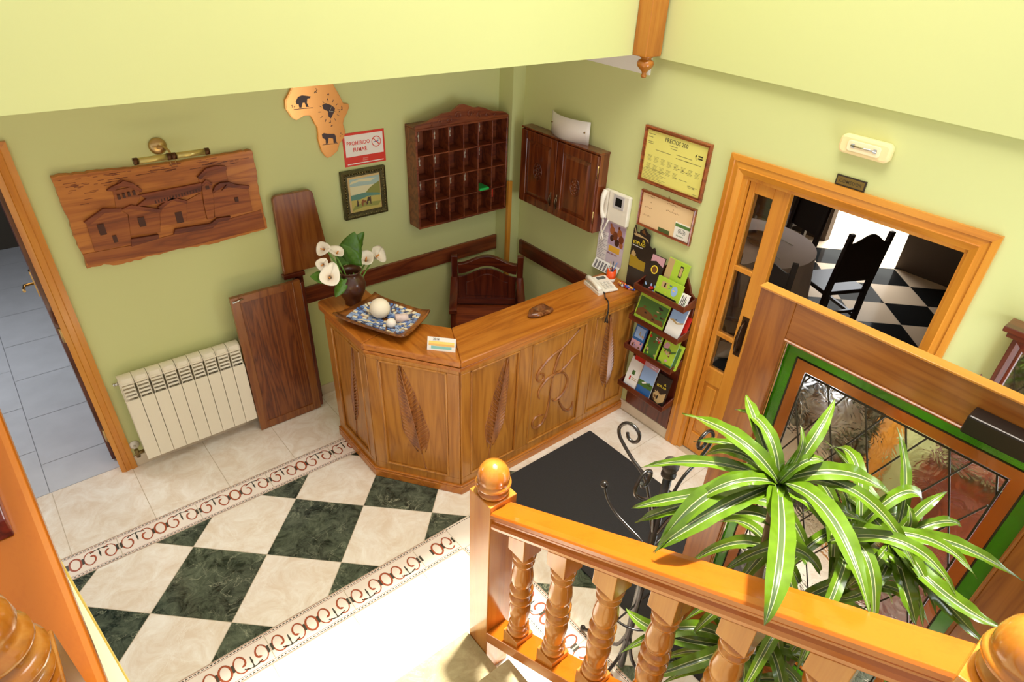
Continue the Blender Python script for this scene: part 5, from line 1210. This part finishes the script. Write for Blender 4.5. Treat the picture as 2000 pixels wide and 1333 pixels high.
part('umbrella_ring', M().tube([(-1.6+.13*cos(t), -2.99+.13*sin(t), .55) for t in [2*pi*i/32 for i in range(32)]], .006, 8, closed=True).tube([(-1.73, -2.99, .55), (-1.47, -2.99, .55)], .005, 6), IRON, cs_)

# ================================================================== STAIRS
STONE = marble('beige_stair_stone', srgb(186, 172, 134), srgb(206, 194, 160), srgb(160, 144, 108), 7, .22, .5)
st_ = thing('staircase', 'beige stone staircase climbing from the hall beside the turned balustrade', 'staircase', (-2.8, -3.2, 0))
for k in range(6):
    y0 = -2.425-.32*k; z1 = .18*(k+1)
    y1 = y0-.34 if k < 5 else -4.9
    part('step', M().box(-3.40, -2.155, y1, y0-.02, max(0, z1-.20), z1-.030).box(-3.40, -2.150, y1+.0, y0, z1-.030, z1), STONE, st_, .004)
bal = thing('balustrade', 'orange varnished stair balustrade with turned balusters and a ball-topped newel', 'balustrade', (-2.09, -2.5, 0))
def newel(x0, x1, y0, y1, z0, z1, par):
    nw = part('newel_post', M().box(x0, x1, y0, y1, z0, z1), W_RAILZ, par, .004)
    c_ = ((x0+x1)/2, (y0+y1)/2, z1)
    prof = [(.052, 0), (.064, .004), (.066, .012), (.062, .019), (.048, .024), (.047, .031), (.062, .038), (.073, .048), (.074, .056), (.070, .064), (.064, .067), (.0665, .080), (.066, .096), (.060, .118), (.048, .138), (.030, .152), (.012, .159), (.001, .160)]
    part('ball_finial', M().lathe(prof, c_, 40), W_RAILZ, nw)
newel(-2.149, -2.012, -2.580, -2.440, .0, 1.20, bal)
newel(-2.190, -2.050, -4.140, -3.998, 1.08, 2.03, bal)
zt = lambda y: 1.180+.572*(-2.594-y); zr = lambda y: .354+.615*(-2.577-y)
hp = [(-.056, -.010), (-.050, -.001), (-.030, .002), (.030, .002), (.050, -.001), (.056, -.010), (.057, -.026), (.050, -.038), (.041, -.046), (.041, -.056), (.048, -.066), (.052, -.080), (.050, -.096), (.044, -.102), (-.044, -.102), (-.050, -.096), (-.052, -.080), (-.048, -.066), (-.041, -.056), (-.041, -.046), (-.050, -.038), (-.057, -.026)]
def rail_sweep(prof, xc, ya, yb, zf):
    m_ = M(); rows = [[(xc+p[0], y, zf(y)+p[1]) for p in prof] for y in (ya, yb)]
    m_.grid(rows, wrap=True, smooth=False); n_ = len(prof)
    m_.add(rows[0], [list(range(n_))]); m_.add(rows[1], [list(range(n_))]); return m_
part('handrail', rail_sweep(hp, -2.093, -2.580, -3.998, zt), W_RAIL, bal, .002)
part('bottom_rail', rail_sweep([(-.058, 0), (.058, 0), (.058, -.075), (-.058, -.075)], -2.093, -2.580, -3.998, zr), W_RAIL, bal, .004)
bprof = [(.036, .0), (.046, .008), (.050, .020), (.047, .032), (.038, .040), (.041, .048), (.046, .058), (.043, .068), (.037, .076), (.040, .10), (.045, .135), (.047, .160), (.044, .185), (.036, .200), (.042, .208), (.050, .222), (.050, .236), (.042, .248), (.036, .256)]
for k in range(6):
    y = -2.735-.2165*k; zb = zr(y); ztp = zt(y)-.102; x = -2.093; hb = .047
    # sloped square blocks top and bottom, turned shaft between
    ba = part('baluster', M().add([(x+sx*hb, y+sy*hb, (zr(y+sy*hb)-.004)) for sx in (-1, 1) for sy in (-1, 1)]+[(x+sx*hb, y+sy*hb, zb+.062) for sx in (-1, 1) for sy in (-1, 1)], [(0,1,3,2),(4,6,7,5),(0,4,5,1),(2,3,7,6),(0,2,6,4),(1,5,7,3)])
        .add([(x+sx*hb, y+sy*hb, ztp-.095) for sx in (-1, 1) for sy in (-1, 1)]+[(x+sx*hb, y+sy*hb, zt(y+sy*hb)-.100) for sx in (-1, 1) for sy in (-1, 1)], [(0,1,3,2),(4,6,7,5),(0,4,5,1),(2,3,7,6),(0,2,6,4),(1,5,7,3)])
        .lathe([(r, z*((ztp-.095-zb-.062)/2)/.256) for r, z in bprof]+[(r, (ztp-.095-zb-.062)-z*((ztp-.095-zb-.062)/2)/.256) for r, z in bprof[::-1]], (x, y, zb+.062), 28, caps=False), W_RAILZ, bal, .003)

# left wall of the stairs with its wooden capping
lw = M(); lw.add([(-3.60, -2.487, 0), (-3.405, -2.487, 0), (-3.405, -4.9, 0), (-3.60, -4.9, 0), (-3.60, -2.487, 1.822), (-3.405, -2.487, 1.822), (-3.405, -4.9, .464), (-3.60, -4.9, .464)], [(0,1,2,3),(4,5,6,7),(0,4,5,1),(1,5,6,2),(2,6,7,3),(3,7,4,0)])
struct('wall_stair', lw, PLASTER)
struct('trim_8', M().box(-3.409, -3.401, -2.495, -2.483, 0, 1.845), BEAD)
cap = thing('stair_string', 'broad varnished wooden capping board running down the left edge of the picture', 'stair capping', (-3.5, -2.9, 1.6))
zc = lambda y: 1.877+.5625*(y+2.5)
part('capping_board', rail_sweep([(-.090, 0), (.085, 0), (.097, -.008), (.100, -.020), (.100, -.052), (.090, -.060), (-.090, -.060)], -3.497, -1.6, -4.4, zc), W_RAIL, cap, .002)
n2 = thing('newel_post', 'stout turned newel with rings at the lower left corner', 'newel post', (-3.475, -3.01, 1.5))
part('post', M().box(-3.545, -3.405, -3.08, -2.94, 1.585, 2.055), W_RAILZ, n2, .004)
part('ball_finial', M().lathe([(.052, 0), (.066, .004), (.068, .014), (.060, .022), (.047, .028), (.060, .038), (.073, .048), (.074, .058), (.064, .068), (.050, .074), (.058, .082), (.066, .092), (.066, .104), (.055, .112), (.050, .118), (.058, .14), (.055, .165), (.040, .19), (.020, .203), (.001, .206)], (-3.475, -3.01, 2.055), 40), W_RAILZ, n2)
dk = M(); dk.add([(x, y, z) for x in (-3.60, -3.452) for y, z in ((-2.475, 1.893), (-2.475, 1.945), (-2.10, 2.104), (-2.10, 2.16))], [(0,1,3,2), (4,5,7,6), (0,4,6,2), (1,3,7,5), (0,1,5,4), (2,3,7,6)])
solo('baluster_rail', dk, wood('dark_mahogany_block', srgb(120, 30, 14), srgb(90, 16, 8), srgb(60, 8, 4), 'y'), 'dark red mahogany rail end lying on the capping board at the left edge', 'rail', bevel=.003)
# pendant newel of the upper gallery
pn_ = thing('pendant_newel', 'square wooden gallery newel hanging from the ceiling corner with a turned drop', 'newel post', (-.122, -1.332, 2.41))
part('post', M().box(-.190, -.055, -1.402, -1.302, 2.522, 3.6), W_RAILZ, pn_, .004)
part('turned_drop', M().lathe([(.001, -.118), (.014, -.116), (.018, -.106), (.013, -.096), (.015, -.086), (.030, -.072), (.046, -.056), (.050, -.040), (.044, -.026), (.030, -.018), (.030, -.012), (.040, -.006), (.040, .0)], (-.122, -1.352, 2.522), 28), W_RAILZ, pn_)

# ================================================================== PLANT
LG = plain('leaf_green_margin', srgb(90, 122, 20), .28, var=.3, vscale=30, coat=.3)
LW = plain('leaf_cream_stripe', srgb(186, 190, 140), .3)
LD = plain('leaf_dark_centre', srgb(74, 92, 56), .28, coat=.3)
for m_ in (LG, LW, LD):
    b_ = m_.node_tree.nodes['Principled BSDF']; b_.inputs['Subsurface Weight'].default_value = .15; b_.inputs['Subsurface Radius'].default_value = (.02, .02, .005); b_.inputs['Subsurface Scale'].default_value = .3
plant = thing('dracaena_plant', 'tall bushy dracaena with striped green leaves behind the handrail', 'potted plant', (-1.62, -3.56, 0))
cols_ = [-1, -.62, -.27, -.19, -.07, .07, .19, .27, .62, 1]; cm_ = [0, 0, 1, 2, 2, 2, 1, 0, 0]
def pleaf(B, Mi, T, W=.029, seed=0, twist=0):
    r = random.Random(seed); B, Mi, T = Vector(B), Vector(Mi), Vector(T)
    ctl = Mi*2-(B+T)*.5; N_ = 18; P = [(1-t)**2*B+2*t*(1-t)*ctl+t*t*T for t in [i/N_ for i in range(N_+1)]]
    mb = M(); vs = []; ph = r.uniform(0, 6)
    for i, p in enumerate(P):
        t = i/N_; tan = (P[min(i+1, N_)]-P[max(i-1, 0)]).normalized()
        upv_ = Vector((-.35, -.2, 1)); sd = tan.cross(upv_)
        if sd.length < .2: sd = tan.cross(Vector((.6, -.75, 0)))
        sd.normalize(); nn = sd.cross(tan).normalized()
        if twist: R_ = Matrix.Rotation(twist*t, 3, tan); sd = R_ @ sd; nn = R_ @ nn
        w_ = W*(.34+.66*sin(pi*min(1, t*1.05+.10))**.8) if t < .55 else W*(sin(pi*min(1, t*1.05+.10)) if False else (1-((t-.55)/.45)**1.7))
        w_ = max(w_, .0006)
        for c in cols_: vs.append(p+sd*w_*c+nn*(abs(c)*w_*.42+(.0035*sin(t*26+ph+(2 if c > 0 else 0)) if abs(c) > .9 else 0)))
    K = len(cols_)
    for i in range(N_):
        for j in range(K-1): mb.f.append([i*K+j, i*K+j+1, (i+1)*K+j+1, (i+1)*K+j]); mb.mi.append(cm_[j]); mb.sm.append(True)
    mb.v = [tuple(v) for v in vs]
    part('leaf', mb, [LG, LW, LD], plant)
B1 = (-1.739, -3.432, 1.78); B2 = (-1.50, -3.726, 1.62); B3 = (-1.728, -3.503, 1.0)
L1 = [((-1.785,-3.291,1.88),(-1.641,-3.009,1.72)),((-1.705,-3.333,1.9),(-1.569,-3.157,1.8)),((-1.679,-3.288,1.88),(-1.548,-3.167,1.86)),((-1.737,-3.455,1.92),(-1.705,-3.418,1.98)),((-1.695,-3.461,1.94),(-1.503,-3.417,1.98)),((-1.734,-3.476,1.9),(-1.666,-3.508,1.88)),((-1.666,-3.56,1.88),(-1.413,-3.666,1.7)),((-1.90,-3.625,1.93),(-2.048,-3.822,1.88)),((-1.865,-3.484,1.82),(-1.812,-3.512,1.68)),((-2.096,-3.613,1.92),(-2.235,-3.682,1.84)),((-1.924,-3.383,1.86),(-1.993,-3.306,1.74)),((-1.963,-3.353,1.82),(-2.113,-3.304,1.62)),((-2.003,-3.381,1.78),(-2.105,-3.294,1.61)),((-1.835,-3.251,1.78),(-1.873,-3.041,1.62)),((-1.939,-3.254,1.7),(-1.988,-3.113,1.56)),((-1.799,-3.293,1.84),(-1.761,-3.176,1.68)),((-1.719,-3.287,1.8),(-1.664,-3.089,1.66)),((-1.704,-3.56,1.78),(-1.554,-3.655,1.68)),((-1.661,-3.639,1.84),(-1.572,-3.872,1.58)),((-1.941,-3.271,1.68),(-2.001,-3.146,1.53)),((-1.665,-3.512,1.81),(-1.653,-3.666,1.63))]
L2 = [((-1.38,-3.668,1.74),(-1.262,-3.552,1.84)),((-1.43,-3.739,1.72),(-1.326,-3.764,1.76)),((-1.38,-3.788,1.68),(-1.309,-3.841,1.66)),((-1.435,-3.838,1.68),(-1.255,-4.038,1.56)),((-1.588,-3.913,1.64),(-1.395,-4.058,1.48)),((-1.593,-3.902,1.62),(-1.472,-4.054,1.46)),((-1.615,-3.824,1.6),(-1.616,-3.896,1.5)),((-1.517,-3.746,1.72),(-1.505,-3.712,1.78)),((-1.432,-3.58,1.7),(-1.278,-3.374,1.66)),((-1.657,-3.726,1.6),(-1.678,-3.702,1.52)),((-1.523,-3.648,1.68),(-1.424,-3.518,1.62)),((-1.666,-3.757,1.57),(-1.719,-3.662,1.46))]
L3 = [((-1.856,-3.356,1.06),(-2.045,-3.234,0.94)),((-1.92,-3.319,1.04),(-1.929,-3.141,1.0)),((-1.897,-3.46,1.04),(-2.078,-3.353,0.96)),((-1.674,-3.443,1.08),(-1.475,-3.383,1.06)),((-1.647,-3.602,1.06),(-1.536,-3.718,1.0)),((-1.713,-3.34,1.06),(-1.739,-3.199,1.02)),((-1.604,-3.533,1.06),(-1.4,-3.551,1.02)),((-1.802,-3.569,1.02),(-1.854,-3.601,0.96))]
big = {0: .027, 6: .028, 7: .030, 9: .031, 11: .031, 12: .030, 8: .024, 3: .010, 5: .018}
for i, (m_, t_) in enumerate(L1): pleaf(B1, m_, t_, big.get(i, .021), i)
for i, (m_, t_) in enumerate(L2): pleaf(B2, m_, t_, {3: .024, 4: .026, 5: .026, 6: .026}.get(i, .017), 40+i)
for i, (m_, t_) in enumerate(L3): pleaf(B3, m_, t_, .028, 60+i)
rr_ = random.Random(31)
for i in range(62):                                   # inner foliage along the canes
    h = rr_.uniform(.75, 1.68); a = rr_.uniform(0, 2*pi); c_ = Vector((-1.64+rr_.uniform(-.06, .08), -3.56+rr_.uniform(-.10, .08), h))
    if h > 1.3 and i % 2: c_ = Vector((-1.56, -3.64, h))
    L_ = rr_.uniform(.26, .40); d = Vector((cos(a), sin(a), 0))
    if (c_+d*L_).x < -1.99: d.x = abs(d.x); 
    if (c_+d*L_).x > -1.20: L_ = .26
    pleaf(c_, c_+d*L_*.5+Vector((0, 0, .10)), c_+d*L_+Vector((0, 0, rr_.uniform(-.16, .0))), rr_.uniform(.020, .027), 100+i)
CANE = plain('cane_bark', srgb(120, 100, 70), .8, bump=.8, bscale=60)
for B_, b0 in ((B1, (-1.64, -3.53)), (B2, (-1.58, -3.60)), (B3, (-1.68, -3.56))):
    part('cane', M().tube([(b0[0], b0[1], .40), ((b0[0]+B_[0])/2, (b0[1]+B_[1])/2, (.4+B_[2])*.55), B_], .014, 10), CANE, plant)
part('pot', M().lathe([(.10, .02), (.125, .02), (.165, .36), (.178, .37), (.178, .41), (.165, .41), (.160, .385), (.001, .385)], (-1.63, -3.56, 0), 32), plain('red_glazed_pot', srgb(190, 40, 26), .25, coat=.5), plant)
part('soil', M().lathe([(.158, .386), (.001, .392)], (-1.63, -3.56, 0), 24, caps=False), plain('dark_soil', srgb(48, 34, 24), .9), plant)
part('saucer', M().lathe([(.15, .0), (.17, .004), (.178, .025), (.170, .025), (.160, .012), (.001, .012)], (-1.63, -3.56, 0), 32), plain('terracotta_saucer', srgb(160, 80, 50), .6), plant)

# ================================================================== DINING ROOM FURNITURE
dt = thing('dining_table', 'round dining table under a long grey cloth, seen through the doorway', 'table', (2.12, -1.08, 0))
part('table_top', M().lathe([(.60, .70), (.60, .735)], (2.12, -1.08, 0), 48), W_DARK, dt)
part('pedestal', M().lathe([(.25, 0), (.25, .03), (.06, .08), (.05, .66), (.2, .70)], (2.12, -1.08, 0), 24), W_DARK, dt)
rows = []
for k in range(12):
    t = k/11; row = []
    for i in range(96):
        a = 2*pi*i/96; z = .742-.50*t; r = .605+.01*t+.035*t*sin(a*14)+.02*t*sin(a*9+1)
        row.append((2.12+r*cos(a), -1.08+r*sin(a), z))
    rows.append(row)
tc_ = M(); tc_.add([(2.12+.605*cos(2*pi*i/96), -1.08+.605*sin(2*pi*i/96), .742) for i in range(96)], [list(range(96))]); tc_.grid(rows, wrap=True)
solo('tablecloth', tc_, plain('taupe_cloth', srgb(216, 200, 194), .8), 'grey-beige cloth with folds hanging from the round dining table', 'tablecloth')
bw = thing('bread_bowl', 'dark round bowl on the dining table cloth', 'bowl', (2.12, -1.16, .743))
part('bowl', M().lathe([(.05, 0), (.09, .01), (.13, .05), (.135, .075), (.125, .075), (.12, .05), (.08, .02), (.001, .018)], (2.12, -1.16, .744), 28), plain('dark_bowl', srgb(60, 44, 36), .3), bw)
for i, (x, y, a) in enumerate(((2.02, -1.42, .9), (1.96, -1.40, .9), (2.38, -1.30, 1.3))):
    m_ = M(); d = Vector((cos(a), sin(a), 0)); p = Vector((x, y, .748)); m_.tube([p-d*.10, p, p+d*.06, p+d*.09], [.004, .003, .006, .008], 8)
    solo('table_knife' if i else 'table_fork', m_, CHROME, ('fork lying on the cloth beside the dark bowl', 'knife nearest the doorway on the dining table', 'knife at the right of the dining table')[i], 'cutlery')
def dchair(loc, rz, label):
    r = thing('dining_chair', label, 'chair', loc, rz, 'dark dining chairs round the table')
    part('seat', M().box(-.23, .23, -.22, .22, .43, .47), W_DARK, r, .008, local=True)
    for x in (-.21, .21):
        part('leg', M().box(x-.022, x+.022, -.21, -.166, 0, .43), W_DARK, r, .003, local=True)
        part('leg', M().prism([(.19, 0), (.235, 0), (.235, .45), (.285, 1.06), (.245, 1.06), (.19, .45)], x-.022, x+.022, 'x'), W_DARK, r, .003, local=True)
        part('stretcher', M().box(x-.014, x+.014, -.17, .20, .16, .19), W_DARK, r, .002, local=True)
    part('stretcher', M().box(-.2, .2, .195, .22, .22, .25), W_DARK, r, .002, local=True)
    top = [(-.19+.38*i/14, .97+.085*(.5+.5*cos(2*pi*(i/14-.5)))) for i in range(15)]
    bk_ = M().prism([(-.19, .58), (.19, .58)]+top[::-1], .222, .240, 'y')
    for i in range(len(bk_.v)): x, y, z = bk_.v[i]; bk_.v[i] = (x, y+(z-.45)*.078, z)
    part('backrest', bk_, W_DARK, r, .003, local=True)
    return r
ch0 = dchair((2.60, -1.75, 0), radians(155), 'dark dining chair silhouetted against the bright glazed door')
dup(ch0, (3.02, -.98, 0), radians(250), 'dark dining chair on the far side of the round table')
dup(ch0, (1.44, -1.62, 0), radians(120), 'dark dining chair tucked in at the near side of the round table')
dup(ch0, (3.7, -.55, 0), radians(80), 'dark dining chair farthest away beside the bright door')
# heavy curtain and sideboard at the far wall
sbd = thing('sideboard', 'dark sideboard against the far dining room wall', 'sideboard', (4.3, .9, 0))
part('case', M().box(4.15, 4.59, .4, 1.6, 0, .95), W_DARK, sbd, .01); part('top', M().box(4.12, 4.59, .37, 1.63, .95, .98), W_DARK, sbd, .005)
